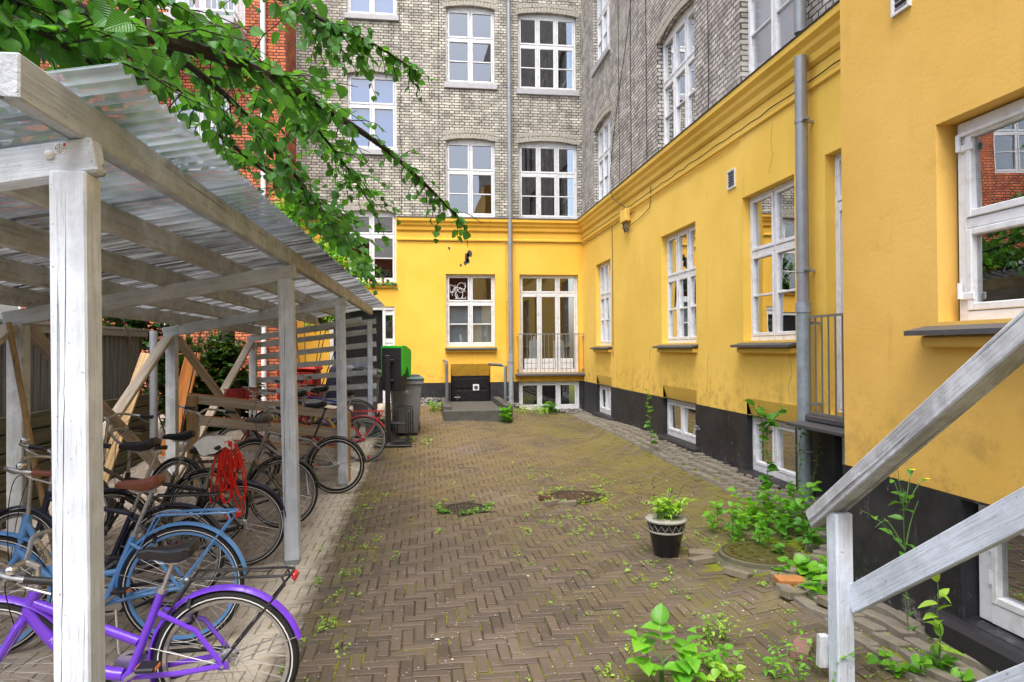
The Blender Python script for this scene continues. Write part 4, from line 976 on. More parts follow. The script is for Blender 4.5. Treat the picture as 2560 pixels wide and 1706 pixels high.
def saddle(name, parent, cx, z, mat, L=.27, W=.16, tilt=0, post=None):
    mb = MB(); rr = []
    for t, w_, h, up in ((0, .012, .012, -.012), (.04, .036, .03, -.004), (.2, .046, .042, 0), (.42, .058, .05, -.004), (.6, .10, .058, -.002), (.76, .88*W, .064, .010), (.9, W, .062, .020), (.975, .86*W, .044, .018), (1, .5*W, .016, .012)):
        x = cx+L*.58-L*t; ring = []
        for k in range(14):
            a = 2*math.pi*k/14; c_, s_ = math.cos(a), math.sin(a)
            y = w_/2*abs(c_)**.75*(1 if c_ > 0 else -1); zz = up+(h*.5*abs(s_)**.8 if s_ > 0 else -h*.85*abs(s_)**.7)
            if s_ < 0 and abs(c_) < .5: zz = up-h*.25
            ring.append((x, y, z+zz+tilt*(x-cx)))
        rr.append(ring)
    mb.rings(rr); o = mb.build(name, mat, parent, True)
    r = MB()
    for s in (-1, 1): r.tube([(cx+.10, s*.008, z-.02), (cx+.05, s*.022, z-.05), (cx-.05, s*.022, z-.05), (cx-.10, s*.03, z-.015)], .0035, 6)
    r.build('saddle_rails', M['alloy'], o, True)
    return o
def rotate_about(o, p, axis, ang):
    T = Matrix.Translation(Vector(p)); o.matrix_basis = T @ Matrix.Rotation(ang, 4, Vector(axis)) @ T.inverted()
def qb(a, b, c, n=10): a, b, c = Vector(a), Vector(b), Vector(c); return [a*(1-t)**2+b*2*t*(1-t)+c*t*t for t in [k/n for k in range(n+1)]]
def make_bike(label, loc, yaw=0, lean=0, r=.35, frame='p_black', style='diamond', guard=None, rack=None, sad='black', sad_z=.98, bar_z=1.05, steer=0, rim='alloy', tr=.016, spokes=32, light=True, guard_rng=(-8, 172), wb=1.07, basket=None, bell=False, bar='swept', grip='black', tw=.021, front=True, post_mat='alloy', chain=True, lock=True, sad_w=.16, tail='rack'):
    root = thing('bicycle', label, 'bicycle', loc, 'bicycles parked in the shelter', local=True)
    root.rotation_euler = (lean, 0, math.pi+yaw)
    fm = M[frame]; B = (.44, 0, .285); hb = (wb-.15, 0, .60); htp = (wb-.20, 0, min(.82, bar_z-.14)); sx, sz = .285, .68
    st = (sx, 0, min(sz, sad_z-.16)); f = MB()
    f.tube([hb, htp], tr*1.2, 12); f.tube([B, st], tr, 12); f.lathe([(.024, -.037), (.024, .037)], B, 12, 'y')
    if style == 'diamond':
        f.tube([(htp[0]+.008, 0, htp[2]-.05), (st[0]+.008, 0, st[2]-.03)], tr*.95, 12); f.tube([(hb[0]-.005, 0, hb[2]+.03), B], tr*1.15, 12)
    elif style == 'step':      # one straight and one swooping tube
        f.tube([(htp[0]+.01, 0, htp[2]-.06), (.40, 0, .44)], tr*1.1, 12); f.tube(qb((hb[0]-.005, 0, hb[2]+.02), (.70, 0, .30), (.47, 0, .285), 12), tr*1.45, 12)
        f.tube([(.66, 0, .46), (.64, 0, .545)], tr*.7, 8)
    elif style == 'parallel':  # two parallel sloping tubes
        f.tube([(htp[0]+.01, 0, htp[2]-.04), (.70, 0, .42), (.375, 0, .46)], tr*1.05, 12); f.tube([(hb[0]-.005, 0, hb[2]+.01), (.60, 0, .30), (.47, 0, .285)], tr*1.25, 12); f.tube([(.62, 0, .30), (.57, 0, .40), (.56, 0, .42)], tr*.7, 8)
    for s in (-1, 1):
        y = s*.062
        f.tube([(B[0]-.03, s*.03, B[2]), (.2, y*.9, r-.03), (.0, y, r)], tr*.65, 8); f.tube([(st[0]+.01, s*.025, st[2]-.05 if style != 'step' else st[2]-.10), (.12, y*.95, r+.17), (0, y, r)], tr*.6, 8)
        f.box((0, y, r), (.05, .008, .04), ch=.003)
    f.build('frame', fm, root, True)
    wheel('rear_wheel', root, 0, r, M[rim], tw, spokes, hubr=.032)
    pivot = hb; ax = (Vector(htp)-Vector(hb)).normalized(); turn = []
    if front: turn.append(wheel('front_wheel', root, wb, r, M[rim], tw, spokes, hubr=.022))
    fk = MB(); fk.tube([hb, (hb[0]+.005, 0, hb[2]-.03)], tr*1.3, 10)
    for s in (-1, 1): fk.tube([(hb[0]+.004, s*.0, hb[2]-.025), (hb[0]+.02, s*.048, hb[2]-.05), (hb[0]+.075, s*.052, r+.12), (wb, s*.052, r)], [tr*.9, tr*.9, tr*.75, tr*.5], 8)
    turn.append(fk.build('fork', fm, root, True))
    # bars
    h = MB(); top = (htp[0]-.015, 0, bar_z-.03); h.tube([htp, (htp[0]-.012, 0, bar_z-.05), top, (top[0]+.05, 0, bar_z)], [.013, .013, .015, .015], 10)
    c0 = top[0]+.05; gl = []; tips = {}
    for s in (-1, 1):
        if bar == 'swept': pth = [(c0, 0, bar_z), (c0+.02, s*.08, bar_z+.012), (c0+.035, s*.17, bar_z+.05), (c0-.02, s*.255, bar_z+.05), (c0-.12, s*.285, bar_z+.035), (c0-.24, s*.30, bar_z+.02)]
        else: pth = [(c0, 0, bar_z), (c0+.005, s*.12, bar_z+.01), (c0-.02, s*.22, bar_z+.02), (c0-.05, s*.31, bar_z+.015)]
        pth = smooth_path(pth, 4); h.tube(pth, .0112, 8); gl.append((s, pth))
    ho = h.build('handlebar', M['alloy'], root, True); turn.append(ho)
    for s, pth in gl:
        g = MB(); q = pth[-5:] if bar == 'swept' else pth[-4:]; g.tube(q, [.0165]*(len(q)-1)+[.019], 10); g.build('grip', M[grip], ho, True)
        l = MB(); p = Vector(q[0]); d = (Vector(q[-1])-p).normalized(); l.tube([p, p+Vector((.03, 0, -.015)), p+Vector((.035, 0, -.03))+d*.04, p+Vector((.03, 0, -.05))+d*.13], [.010, .008, .006, .0055], 7); l.build('brake_lever', M['alloy'], ho, True)
        cb = MB(); cb.tube(qb(p+Vector((.03, 0, -.015)), p+Vector((.16, -s*.1, .03)), (hb[0]+.04, s*.02, hb[2]-.05)), .0028, 5); cb.build('brake_cable', M['black'], ho, True)
    if bell:
        s, pth = gl[1]; p = Vector(pth[-7]); b = MB(); b.lathe([(.006, 0), (.024, .008), (.027, .02), (.022, .034), (.010, .041), (0, .042)], (p.x, p.y, p.z+.012), 14); b.build('bell', M['chrome'], ho, True)
    # saddle
    so_ = saddle('saddle', root, st[0]-.045, sad_z, M[sad], W=sad_w); p = MB(); dvec = Vector(st)-Vector(B); dvec.normalize(); tp = Vector(st)+dvec*((sad_z-.05-st[2])/dvec.z)
    p.tube([Vector(st)-dvec*.02, tp], .0125, 10); p.box(tp+Vector((0, 0, .0)), (.05, .03, .03), ch=.006); p.build('seat_post', M[post_mat], so_, True)
    cl = MB(); cl.tube([Vector(st)-dvec*.012, Vector(st)+dvec*.012], tr*1.25, 12); cl.build('seat_clamp', M['alloy'], root, True)
    if guard:
        mudguard('mudguard', root, 0, r, guard_rng[0], guard_rng[1], M[guard]); turn.append(mudguard('mudguard', root, wb, r, 20, 200, M[guard]))
        s_ = MB()
        for s in (-1, 1): s_.tube([(0, s*.06, r), ((r+.01)*math.cos(R(14)), s*.03, r+(r+.01)*math.sin(R(14)))][::-1]+[(0, s*.06, r)], .0025, 5)
        s_.tube([((r+.01)*math.cos(R(180-166)), 0, r)]*2, .001, 3) if 0 else None
        for s in (-1, 1): s_.tube([(0, s*.06, r), (-(r+.012)*math.cos(R(18)), s*.032, r+(r+.012)*math.sin(R(18)))], .0026, 5)
        s_.build('mudguard_stay', M['alloy'], root)
    if rack:
        k = MB(); z = 2*r+.075
        for s in (-1, 1):
            k.tube([(st[0]-.02, s*.025, st[2]-.12), (.14, s*.055, z), (-.27, s*.055, z), (-.31, s*.03, z+.002)], .0065, 7); k.tube([(-.27, s*.055, z), (-.285, s*.058, z-.04), (0, s*.066, r+.02)], .006, 7)
        for x in (.10, .0, -.10, -.20, -.28): k.tube([(x, -.055, z), (x, .055, z)], .005, 6)
        k.tube([(-.31, -.03, z), (-.31, .03, z)], .0065, 6); k.tube([(.06, 0, z+.014), (-.22, .03, z+.016), (-.22, -.03, z+.016), (.06, 0, z+.014)], .0028, 5)
        ro = k.build('luggage_rack', M[rack], root, True)
        if light:
            l = MB(); l.box((-.32, 0, z-.018), (.022, .06, .036), ch=.008); l.build('tail_light', M['red_lens'], ro)
    elif light:
        l = MB(); l.box((-(r+.045), 0, r+.10), (.02, .03, .045), ch=.008); l.build('tail_light', M['red_lens'], root)
    # drivetrain
    c = MB(); c.lathe([(.094, -.004), (.096, 0), (.094, .004), (.07, .003), (.03, .003), (.03, -.003), (.07, -.003)], (B[0], -.045, B[2]), 28, 'y')
    ca = R(35)
    for s in (-1, 1):
        e = (B[0]+s*.165*math.cos(ca), -s*.085, B[2]-s*.165*math.sin(ca)); c.tube([(B[0], -s*.05, B[2]), (B[0]+s*.03, -s*.06, B[2]-s*.02), e], [.011, .011, .009], 8)
    co_ = c.build('crank', M['alloy'], root, True)
    for s in (-1, 1):
        e = (B[0]+s*.165*math.cos(ca), -s*.13, B[2]-s*.165*math.sin(ca)); p = MB(); p.box(e, (.085, .085, .022), ch=.006); p.build('pedal', M['black'], co_)
        q_ = MB()
        for d in (-1, 1): q_.box((e[0]+d*.0435, e[1], e[2]), (.003, .055, .016)); 
        q_.build('reflector', M['orange'], co_)
    if chain:
        c = MB(); c.tube([(B[0]+.10, -.052, B[2]+.0), (B[0]+.05, -.052, B[2]+.075), (B[0]-.1, -.052, B[2]+.07), (.02, -.052, r+.03), (-.03, -.052, r), (.02, -.052, r-.035), (B[0]-.1, -.052, B[2]-.07), (B[0]+.05, -.052, B[2]-.075)], .012, 6, loop=True); c.build('chain_guard', M['black'], root, True)
    kx = MB(); kx.tube([(.36, .05, .25), (.31, .12, .02), (.27, .15, .008)], .008, 7); kx.build('kickstand', M['alloy'], root, True)
    if lock:
        l = MB(); l.tube(arc(.155, r+.245, .058, 30, 330, 14, 0), .012, 8); o = l.build('ring_lock', M['black_gloss'], root, True); rotate_about(o, (.155, 0, r+.245), (0, 0, 1), R(90))
    if basket:
        b = MB(); cx, z0 = wb-.02, bar_z-.17
        for q in range(5):
            e = .13+.02*q/4; z = z0+.05*q; b.tube([(cx-e, -e*1.3, z), (cx+e, -e*1.3, z), (cx+e, e*1.3, z), (cx-e, e*1.3, z)], .006, 6, loop=True)
        for q in range(9):
            t = -1+2*q/8
            for s in (-1, 1): b.tube([(cx+t*.13, s*.169, z0), (cx+t*.15, s*.195, z0+.2)], .006, 5); b.tube([(cx+s*.13, t*.169, z0), (cx+s*.15, t*.195, z0+.2)], .006, 5)
        b.box((cx, 0, z0), (.26, .33, .008)); turn.append(b.build('basket', M[basket], root))
    if steer:
        for o in turn: rotate_about(o, pivot, ax, steer)
    return root
def gz(x, y): return (x, y, zg(x, y))
b1 = make_bike('purple step-through bicycle with black saddle and black rack, nearest to the viewer', gz(-.93, 3.41), R(-2), R(-3), .335, 'p_purple', 'step', 'p_purple', 'p_black', 'black_gloss', .862, .84, R(8), tr=.020, bell=True, guard_rng=(-50, 165), wb=1.04, tw=.024, sad_w=.15)
b2 = make_bike('sky blue bicycle with brown saddle, blue rack and blue rims', gz(-1.47, 4.40), R(1), R(3), .36, 'p_blue', 'parallel', 'p_blue', 'p_blue', 'brown_leather', .985, 1.08, R(14), rim='p_blue', tr=.019, wb=1.08, grip='brown_leather', bell=True, sad_w=.17)
b3 = make_bike('navy blue bicycle with black saddle and silver basket between the blue and the black one', gz(-1.75, 5.05), R(-3), R(4), .35, 'p_navy', 'diamond', 'p_navy', 'p_black', 'black', 1.13, 1.10, R(-12), tr=.018, wb=1.05, light=True, bell=True)
b4 = make_bike('black bicycle beside the second post with a white cloth over its saddle', gz(-1.50, 5.93), R(2), R(-4), .35, 'p_black', 'diamond', 'p_navy', None, 'black', .985, 1.06, R(35), wb=1.06, light=False)
b5 = make_bike('bronze bicycle with grey saddle behind the second post', gz(-1.42, 7.12), R(-5), R(5), .35, 'p_olive', 'parallel', 'p_black', None, 'grey_leather', 1.09, 1.16, R(-20), wb=1.07, light=False)
b11 = make_bike('grey-green city bicycle with chrome swept handlebar, deep between black and bronze bicycles', gz(-1.95, 6.5), R(4), R(4), .35, 'p_olive', 'step', 'p_black', 'p_black', 'black', 1.02, 1.20, R(-30), wb=1.08, light=False, bell=True)
b6 = make_bike('silver and black bicycle with slim black saddle before the plank partition', gz(-1.085, 8.70), R(-4), R(3), .345, 'p_silver', 'diamond', 'p_black', None, 'black', 1.10, 1.10, R(40), rim='p_black', wb=1.04, bar='flat', post_mat='p_black', chain=False, lock=False, sad_w=.14, guard_rng=(2, 175))
b7 = make_bike('crimson bicycle with red mudguard and red rack by the green bin', gz(-.915, 10.55), R(4), R(-3), .345, 'p_red', 'parallel', 'p_red', 'p_red', 'black', 1.05, 1.10, R(10), light=False, guard_rng=(0, 150))
b8 = make_bike('maroon bicycle with red wire basket behind the plank partition', gz(-1.55, 10.1), R(3), R(4), .34, 'p_maroon', 'diamond', 'p_black', None, 'black', 1.10, 1.14, R(-15), basket='p_red', light=False, grip='brown_leather')
b9 = make_bike('royal blue bicycle behind the partition, next to the slatted end', gz(-1.15, 12.05), R(-3), R(3), .34, 'p_royal', 'diamond', 'p_black', None, 'black', 1.0, 1.10, R(25), light=False, bar='flat')
b10 = make_bike('dark bicycle with yellow fork between the maroon and the crimson bicycle', gz(-1.38, 11.25), R(2), R(-3), .34, 'p_yellow', 'parallel', 'p_black', None, 'black', 1.02, 1.12, R(-25), light=False, guard_rng=(2, 175))
# lettering on the frames
def bike_text(bike, s, size, p, ang, mat, spacing=1):
    # lies on the side of the tube that faces the yard entrance (local +y)
    m = Matrix.Translation(Vector(p)) @ Matrix.Rotation(math.pi, 4, 'Z') @ Matrix.Rotation(R(90), 4, 'X') @ Matrix.Rotation(R(ang), 4, 'Z')
    return text('lettering', s, size, M[mat], bike, m, spacing=spacing)
bike_text(b1, 'Kildemoes', .038, (.715, .031, .425), -48, 'pale_ink')
M['pale_band'] = paint('pale_band', (.42, .38, .29)); bn = MB(); bn.tube([(.830, 0, .667), (.752, 0, .519)], .0205, 12); bn.build('pale_band', M['pale_band'], b2, True)
bike_text(b3, 'CENTURION', .042, (.68, .0215, .46), -34, 'steel_dull', 1.1); bike_text(b6, 'KILDEMOES', .034, (.70, .0205, .45), -34, 'white_ink'); bike_text(b2, 'N°RDEN', .034, (.791, .0212, .593), -62, 'ink')
# white cloth over the saddle, red rope hung over it
cx, cy, cz = b4.location.x-.215, 5.90, b4.location.z+1.075
cloth = MB(); rr = []
for i in range(13):
    rad = .02+.145*i/12; ring = []
    for k in range(28):
        a = 2*math.pi*k/28; wv = .018*math.sin(5*a+1)+.012*math.sin(9*a+i*.3); q = i/12
        ring.append((cx-.25*0+rad*1.12*math.cos(a), cy+rad*.80*math.sin(a), cz+.012-(.105*q**2.2)*(1+.25*math.sin(3*a))+wv*q))
    rr.append(ring)
cloth.rings(rr, True, False); o = cloth.build('cloth', M['white_card'], None, True); tag(o, 'crumpled white checked cloth lying over the black bicycle saddle', 'cloth')
M['rope_red'] = plain('red_rope', (.75, .03, .015), .4, var=.3)
rope = MB()
for k in range(13):
    x0 = cx-.10+rnd.uniform(.14, .26); y0 = cy-.06+rnd.uniform(-.03, .04); dz = rnd.uniform(.22, .52); sp = rnd.uniform(-.07, .09)
    rope.tube(smooth_path([(x0-.02, y0+.05, cz-.04), (x0, y0, cz-.05), (x0+sp*.4-.03, y0-.02, cz-.06-dz*.5), (x0+sp-.02, y0-.02, cz-.06-dz), (x0+sp+.03, y0, cz-.06-dz*.94), (x0+sp*.6+.05, y0, cz-.06-dz*.45), (x0+.03, y0+.02, cz-.05)], 5), .0065, 6)
rope.tube(smooth_path([(cx+.16, cy-.06, cz-.3), (cx+.22, cy-.06, cz-.5), (cx+.24, cy-.05, cz-.62), (cx+.12, cy-.05, cz-.66), (cx+.08, cy-.05, cz-.58)], 6), .0065, 6)
rope.lathe([(.0, 0), (.026, .0), (.026, .10), (.018, .13), (0, .13)], (cx+.2, cy-.01, cz-.26), 12)
o = rope.build('rope', M['rope_red'], None, True); tag(o, 'tangled bright red extension cord hanging from the covered saddle', 'cord')

# ------------------------------------------------------------------ bins, dispenser and odds and ends at the far end
M['bin_grey'] = plain('grey_bin_plastic', (.20, .207, .22), .45, var=.2, scale=6); M['bin_lid'] = plain('green_grey_lid', (.045, .085, .075), .4, var=.3)
def emblem(parent, x, y, z, r):
    e = MB(); n = 22
    for k in range(n):
        a = 2*math.pi*k/n
        if k % 11 == 5: continue
        e.box((x+r*math.cos(a), y, z+r*math.sin(a)), (r*.20, .002, r*.10), Matrix.Rotation(-a, 3, 'Y'))
    for d, h in ((-.3, .62), (0, .8), (.3, .62)):
        e.box((x+d*r, y, z-.28*r+h*r*.38), (r*.20, .002, h*r*.75)); e.mesh([(x+d*r-r*.1, y-.001, z-.28*r+h*r*.76), (x+d*r+r*.1, y-.001, z-.28*r+h*r*.76), (x+d*r, y-.001, z-.2*r+h*r*.95)], [(0, 1, 2)])
    e.box((x, y, z-.42*r), (r*.95, .002, r*.14)); e.build('emblem', M['white_ink'], parent)
def bin_(label, loc, rz, h=1.04):
    t = thing('wheeled_bin', label, 'bin', loc, 'grey wheeled bins', local=True); t.rotation_euler = (0, 0, rz)
    b = MB(); rr = []
    for z, wx, wy in ((.03, .40, .44), (.05, .42, .47), (.55, .48, .58), (.90, .53, .68), (.905, .58, .73), (.965, .59, .74), (.97, .56, .71)):
        z *= h/1.04; ring = []
        for sx, sy in ((-1, -1), (1, -1), (1, 1), (-1, 1)):
            for q in range(4):
                a = {(-1, -1): 180, (1, -1): 270, (1, 1): 0, (-1, 1): 90}[sx, sy]+q*30; ring.append((sx*(wx/2-.04)+.04*math.cos(R(a)), sy*(wy/2-.04)+.04*math.sin(R(a)), z))
        rr.append(ring)
    b.rings(rr); b.build('body', M['bin_grey'], t, True)
    l = MB(); rr = []
    for z, wx, wy in ((.972, .60, .75), (1.0, .60, .75), (1.035, .54, .68), (1.05, .40, .55)):
        z *= h/1.04; rr.append([(sx*wx/2, sy*wy/2, z) for sx, sy in ((-1, -1), (1, -1), (1, 1), (-1, 1))])
    l.rings(rr); l.box((-.13, -.1, 1.055*h/1.04), (.2, .42, .02), ch=.006); l.box((.13, -.1, 1.055*h/1.04), (.2, .42, .02), ch=.006); l.build('lid', M['bin_lid'], t)
    hd = MB(); hd.tube([(-.2, .38, .95), (-.2, .44, .97), (.2, .44, .97), (.2, .38, .95)], .014, 8); hd.build('handle', M['bin_grey'], t, True)
    for s in (-1, 1):
        w_ = MB(); w_.lathe([(.04, -.022), (.095, -.022), (.10, -.014), (.10, .014), (.095, .022), (.04, .022)], (s*.25, .27, .10), 20, 'x'); w_.build('wheel', M['rubber'], t, True)
    emblem(t, .0, -.325, .78*h/1.04, .062)
    g = MB(); g.box((0, -.275, .655), (.46, .006, .012)); g.build('rib', M['bin_grey'], t)
    return t
bin_('grey wheeled bin with green lid and round white emblem beside the green dispenser', gz(-.33, 12.50), R(6)); bin_('grey wheeled bin partly behind the slatted shelter end', gz(-1.12, 13.45), R(3))
dpn = thing('waste_dispenser', 'black post carrying a green hooded black litter container', 'litter bin', gz(-.60, 11.6))
x0, y0, z0 = gz(-.60, 11.6)
M['vivid_green'] = plain('vivid_green_plastic', (.02, .42, .02), .35, var=.1)
k = MB(); k.box((x0, y0, z0+.76), (.085, .06, 1.50), ch=.008); k.build('post', M['black'], dpn)
k = MB(); k.box((x0+.08, y0, z0+.012), (.62, .36, .024), ch=.008); k.lathe([(.12, .024), (.10, .05), (.05, .06)], (x0, y0, z0), 16); k.build('base_plate', M['black'], dpn)
Mx = Matrix.Rotation(R(-24), 3, 'Z'); cpt = Vector((x0+.10, y0+.17, z0+1.30))
def shell(prof, hw, mat, nm, inset=0):
    s = MB(); a = [cpt+Mx @ Vector((-hw, py, pz)) for py, pz in prof]; b = [cpt+Mx @ Vector((hw, py, pz)) for py, pz in prof]; n = len(prof)
    s.mesh(a+b, [tuple(range(n))[::-1], tuple(range(n, 2*n))]+[(i, (i+1) % n, n+(i+1) % n, n+i) for i in range(n)]); return s.build(nm, M[mat], dpn)
shell([(-.10, -.38), (-.10, .33), (.06, .33), (.10, .05), (.12, -.20), (.08, -.33), (.0, -.40)], .178, 'black', 'container')
shell([(-.085, -.14), (-.092, -.02), (-.092, .365), (.03, .37), (.24, .30), (.27, .24), (.25, -.15), (.20, -.185), (.10, .02), (.02, -.10)], .196, 'vivid_green', 'hood')
k = MB(); k.box((x0+.05, y0+.05, z0+1.42), (.10, .06, .04), ch=.006); k.box((x0+.05, y0+.05, z0+1.08), (.10, .06, .04), ch=.006); k.build('bracket', M['black'], dpn)
fr = thing('stacked_frames', 'four black metal frames stacked upright at the foot of the green dispenser', 'frames', gz(-.40, 11.72))
for q in range(4):
    xo, yo = x0+.17+.036*q, y0+.0+.085*q; zz = z0+.03; k = MB()
    k.tube([(xo-.13, yo, zz+.05), (xo-.13, yo, zz+.52+.02*q), (xo-.11, yo, zz+.56+.02*q), (xo+.12, yo, zz+.53+.02*q), (xo+.13, yo, zz+.5), (xo+.13, yo, zz+.06), (xo+.11, yo, zz+.03), (xo-.11, yo, zz+.03)], .0105, 8, loop=True); k.tube([(xo-.13, yo, zz+.34), (xo+.13, yo, zz+.32)], .013, 8); k.build('frame', M['black'], fr, True)
tb = thing('green_tub', 'dark green plastic tub on the ground behind the crimson wheel', 'tub', gz(-.86, 12.3))
k = MB(); bx_, by_, bz_ = gz(-.86, 12.3); k.rings([[(bx_+sx*a, by_+sy*a, bz_+z) for sx, sy in ((-1, -1), (1, -1), (1, 1), (-1, 1))] for z, a in ((.0, .13), (.26, .17), (.28, .18), (.29, .18), (.29, .165), (.05, .13))]); k.build('tub', M['bin_lid'], tb)
# covered cargo trike behind the slats
ct = thing('cargo_trike', 'cargo trike under red and dark blue canvas behind the slatted end', 'cargo bike', gz(-2.2, 14.3))
bx_, by_, bz_ = gz(-2.2, 14.3)
M['tarp_blue'] = plain('dark_blue_tarp', (.035, .045, .075), .4, var=.5, scale=5, bumps=.8); M['tarp_red'] = plain('red_canvas', (.52, .02, .012), .6, var=.3, scale=5, bumps=.5)
k = MB(); k.box((bx_-.3, by_, bz_+.66), (.75, .8, .62), ch=.06); k.build('box', M['tarp_red'], ct)
k = MB(); k.box((bx_-.3, by_, bz_+1.0), (.82, .86, .09), Matrix.Rotation(.06, 3, 'Y'), ch=.04); k.build('canvas_cover', M['tarp_red'], ct)
k = MB(); rr = []
for q, (z, a, b) in enumerate(((.25, .55, .42), (.7, .52, .42), (1.0, .44, .38), (1.12, .26, .24), (1.15, .05, .05))):
    rr.append([(bx_+.75+a*math.cos(2*math.pi*j/24)*(1+.05*math.sin(5*j)), by_+b*math.sin(2*math.pi*j/24)*(1+.05*math.sin(3*j+q)), bz_+z+.02*math.sin(2.3*j)) for j in range(24)])
k.rings(rr); k.build('blue_tarpaulin', M['tarp_blue'], ct, True)
for s in (-.5, .5):
    o = wheel('wheel', ct, 0, .25, M['alloy'], spokes=16); o.matrix_basis = Matrix.Translation((bx_-.3, by_+s, bz_))

# ------------------------------------------------------------------ covers, pot, loose bricks
def disc_cover(name, label, x, y, z, r, raised, cat='manhole'):
    t = thing(name, label, cat, (x, y, z)); b = MB(); z0 = z+raised
    if raised: b.lathe([(r+.16, -.05), (r+.09, .0), (r+.045, raised*.5), (r+.04, raised-.008), (r+.012, raised), (r+.010, raised-.02)], (x, y, z), 40); b.build('collar', M['mossy_concrete'], t, True); b = MB()
    else: b.lathe([(r+.05, -.03), (r+.05, .004), (r+.01, .006), (r+.008, -.02)], (x, y, z), 40); b.build('collar', M['iron'], t, True); b = MB()
    b.lathe([(r, -.03), (r, .002), (r*.88, .003), (r*.87, -.003), (r*.70, -.003), (r*.69, .003), (0, .003)], (x, y, z0), 40)
    for k in range(20):
        a = 2*math.pi*k/20
        for q in (.78,): b.box((x+r*q*math.cos(a), y+r*q*math.sin(a), z0+.002), (.03, .03, .008), Matrix.Rotation(a, 3, 'Z'))
    for i in range(-5, 6):
        for j in range(-5, 6):
            if (i*i+j*j)*.0121*r*r/.09 < (r*.62)**2*.99: b.box((x+i*.11*r/.3*.9, y+j*.11*r/.3*.9, z0+.005), (.042, .042, .007), Matrix.Rotation(.78, 3, 'Z'))
    b.build('cover', M['rust_iron'] if not raised else M['wet_iron'], t); return t
M['mossy_concrete'] = plain('mossy_concrete', (.10, .095, .055), .8, var=.7, scale=14, bumps=.8); M['rust_iron'] = plain('rusty_iron', (.075, .045, .032), .55, metal=.3, var=.6, scale=22, bumps=.4); M['wet_iron'] = plain('wet_mossy_iron', (.075, .062, .022), .32, var=.6, scale=12, bumps=.5)
disc_cover('manhole_cover', 'rusty round manhole cover flush with the paving in a moss ring', 1.79, 8.07, .004, .28, 0)
disc_cover('manhole_cover', 'wet mossy manhole cover on a raised concrete collar by the weeds', 2.80, 5.42, zg(2.8, 5.42)-.005, .31, .075)
t = thing('drain_grate', 'round iron drain grate ringed by small green weeds', 'drain', (.45, 7.68, 0)); b = MB(); b.lathe([(.27, -.05), (.27, .004), (.225, .006), (.222, -.05)], (.45, 7.68, 0), 36); b.build('rim', M['iron'], t, True)
b = MB()
for k in range(-6, 7):
    x = .45+.034*k; h = math.sqrt(max(0, .222**2-(.034*k)**2)); b.box((x, 7.68, -.004), (.013, 2*h, .014))
for q in (-.1, 0, .1): b.box((.45, 7.68+q, -.006), (.42 if q == 0 else .39, .014, .012))
b.build('grate_bars', M['iron'], t); b = MB(); b.lathe([(.222, -.05), (0, -.05)], (.45, 7.68, 0), 24); b.build('drain_pit', M['ink'], t)
for x, y, rz, mt in ((1.44, 7.95, 0, 'rust'), (1.45, 7.72, .6, 'paver_loose'), (1.62, 7.66, -.4, 'paver_loose'), (2.35, 5.62, -.3, 'paver_loose'), (2.43, 5.1, -.9, 'paver_loose'), (2.28, 5.45, .2, 'paver_loose'), (2.62, 4.72, -.8, 'paver_loose'), (2.52, 4.4, .2, 'paver_loose'), (2.60, 4.62, -.1, 'orange_brick'), (2.66, 4.18, .15, 'paver_loose'), (2.16, 3.72, .9, 'pink_stone'), (.22, 14.9, .4, 'orange_brick'), (.36, 15.15, 1.2, 'paver_loose')):
    if mt not in M: M[mt] = plain(mt, {'rust': (.10, .045, .03), 'paver_loose': (.17, .145, .10), 'orange_brick': (.38, .16, .05), 'pink_stone': (.26, .14, .12)}[mt], .8, var=.5, scale=20, bumps=.6)
    b = MB(); b.box((0, 0, 0), (.21, .10, .055), Matrix.Rotation(rz, 3, 'Z') @ Matrix.Rotation(rnd.gauss(0, .08), 3, 'X') @ Matrix.Rotation(rnd.gauss(.05, .07), 3, 'Y'), ch=.006)
    o = b.build('loose_brick', M[mt], None, loc=(x, y, zg(x, y)+.018))
    near = 'the rusty manhole' if y > 7 and y < 9 else ('the cellar door kerb' if y > 9 else ('the raised manhole collar' if y > 4.9 else 'the right-hand wall edge'))
    lab = {'rust': 'dark red brick standing beside the rusty manhole', 'orange_brick': f'bright orange broken brick lying near {near}', 'pink_stone': 'flat pinkish stone sunk in the moss by the stair post', 'paver_loose': f'loose tilted grey-brown paver lying by {near}'}[mt]
    tag(o, lab, 'brick', f'loose pavers near {near}' if mt == 'paver_loose' else None)
px, py = 2.07, 5.70; pt = thing('plant_pot', 'black glazed pot with white zigzag band and yellow-green plant', 'plant pot', gz(px, py)); pz = zg(px, py)
b = MB(); b.lathe([(.0, .0), (.098, .0), (.105, .01), (.145, .20), (.150, .205), (.152, .215), (.150, .222), (.160, .29), (.172, .297), (.175, .31), (.165, .318), (.150, .312), (.146, .27), (0, .27)], (px, py, pz), 36); b.build('pot', M['black_gloss'], pt, True)
b = MB(); b.lathe([(.1725, .296), (.177, .300), (.178, .312), (.167, .3215), (.150, .315)], (px, py, pz), 36); b.build('rim', M['concrete_pale'] if 'concrete_pale' in M else M['gravel_white'], pt, True)
b = MB(); pts = []
for k in range(33):
    a = 2*math.pi*k/32; rr_, z = (.1605, .283) if k % 2 else (.1525, .228); pts.append((px+rr_*math.cos(a), py+rr_*math.sin(a), pz+z))
b.tube(pts, .0035, 5); b.lathe([(.152, .205), (.155, .21), (.155, .218), (.152, .222)], (px, py, pz), 36); b.build('zigzag_band', M['gravel_white'], pt)
b = MB(); b.lathe([(.146, .295), (0, .30)], (px, py, pz), 24); b.build('soil', M['soil'], pt)

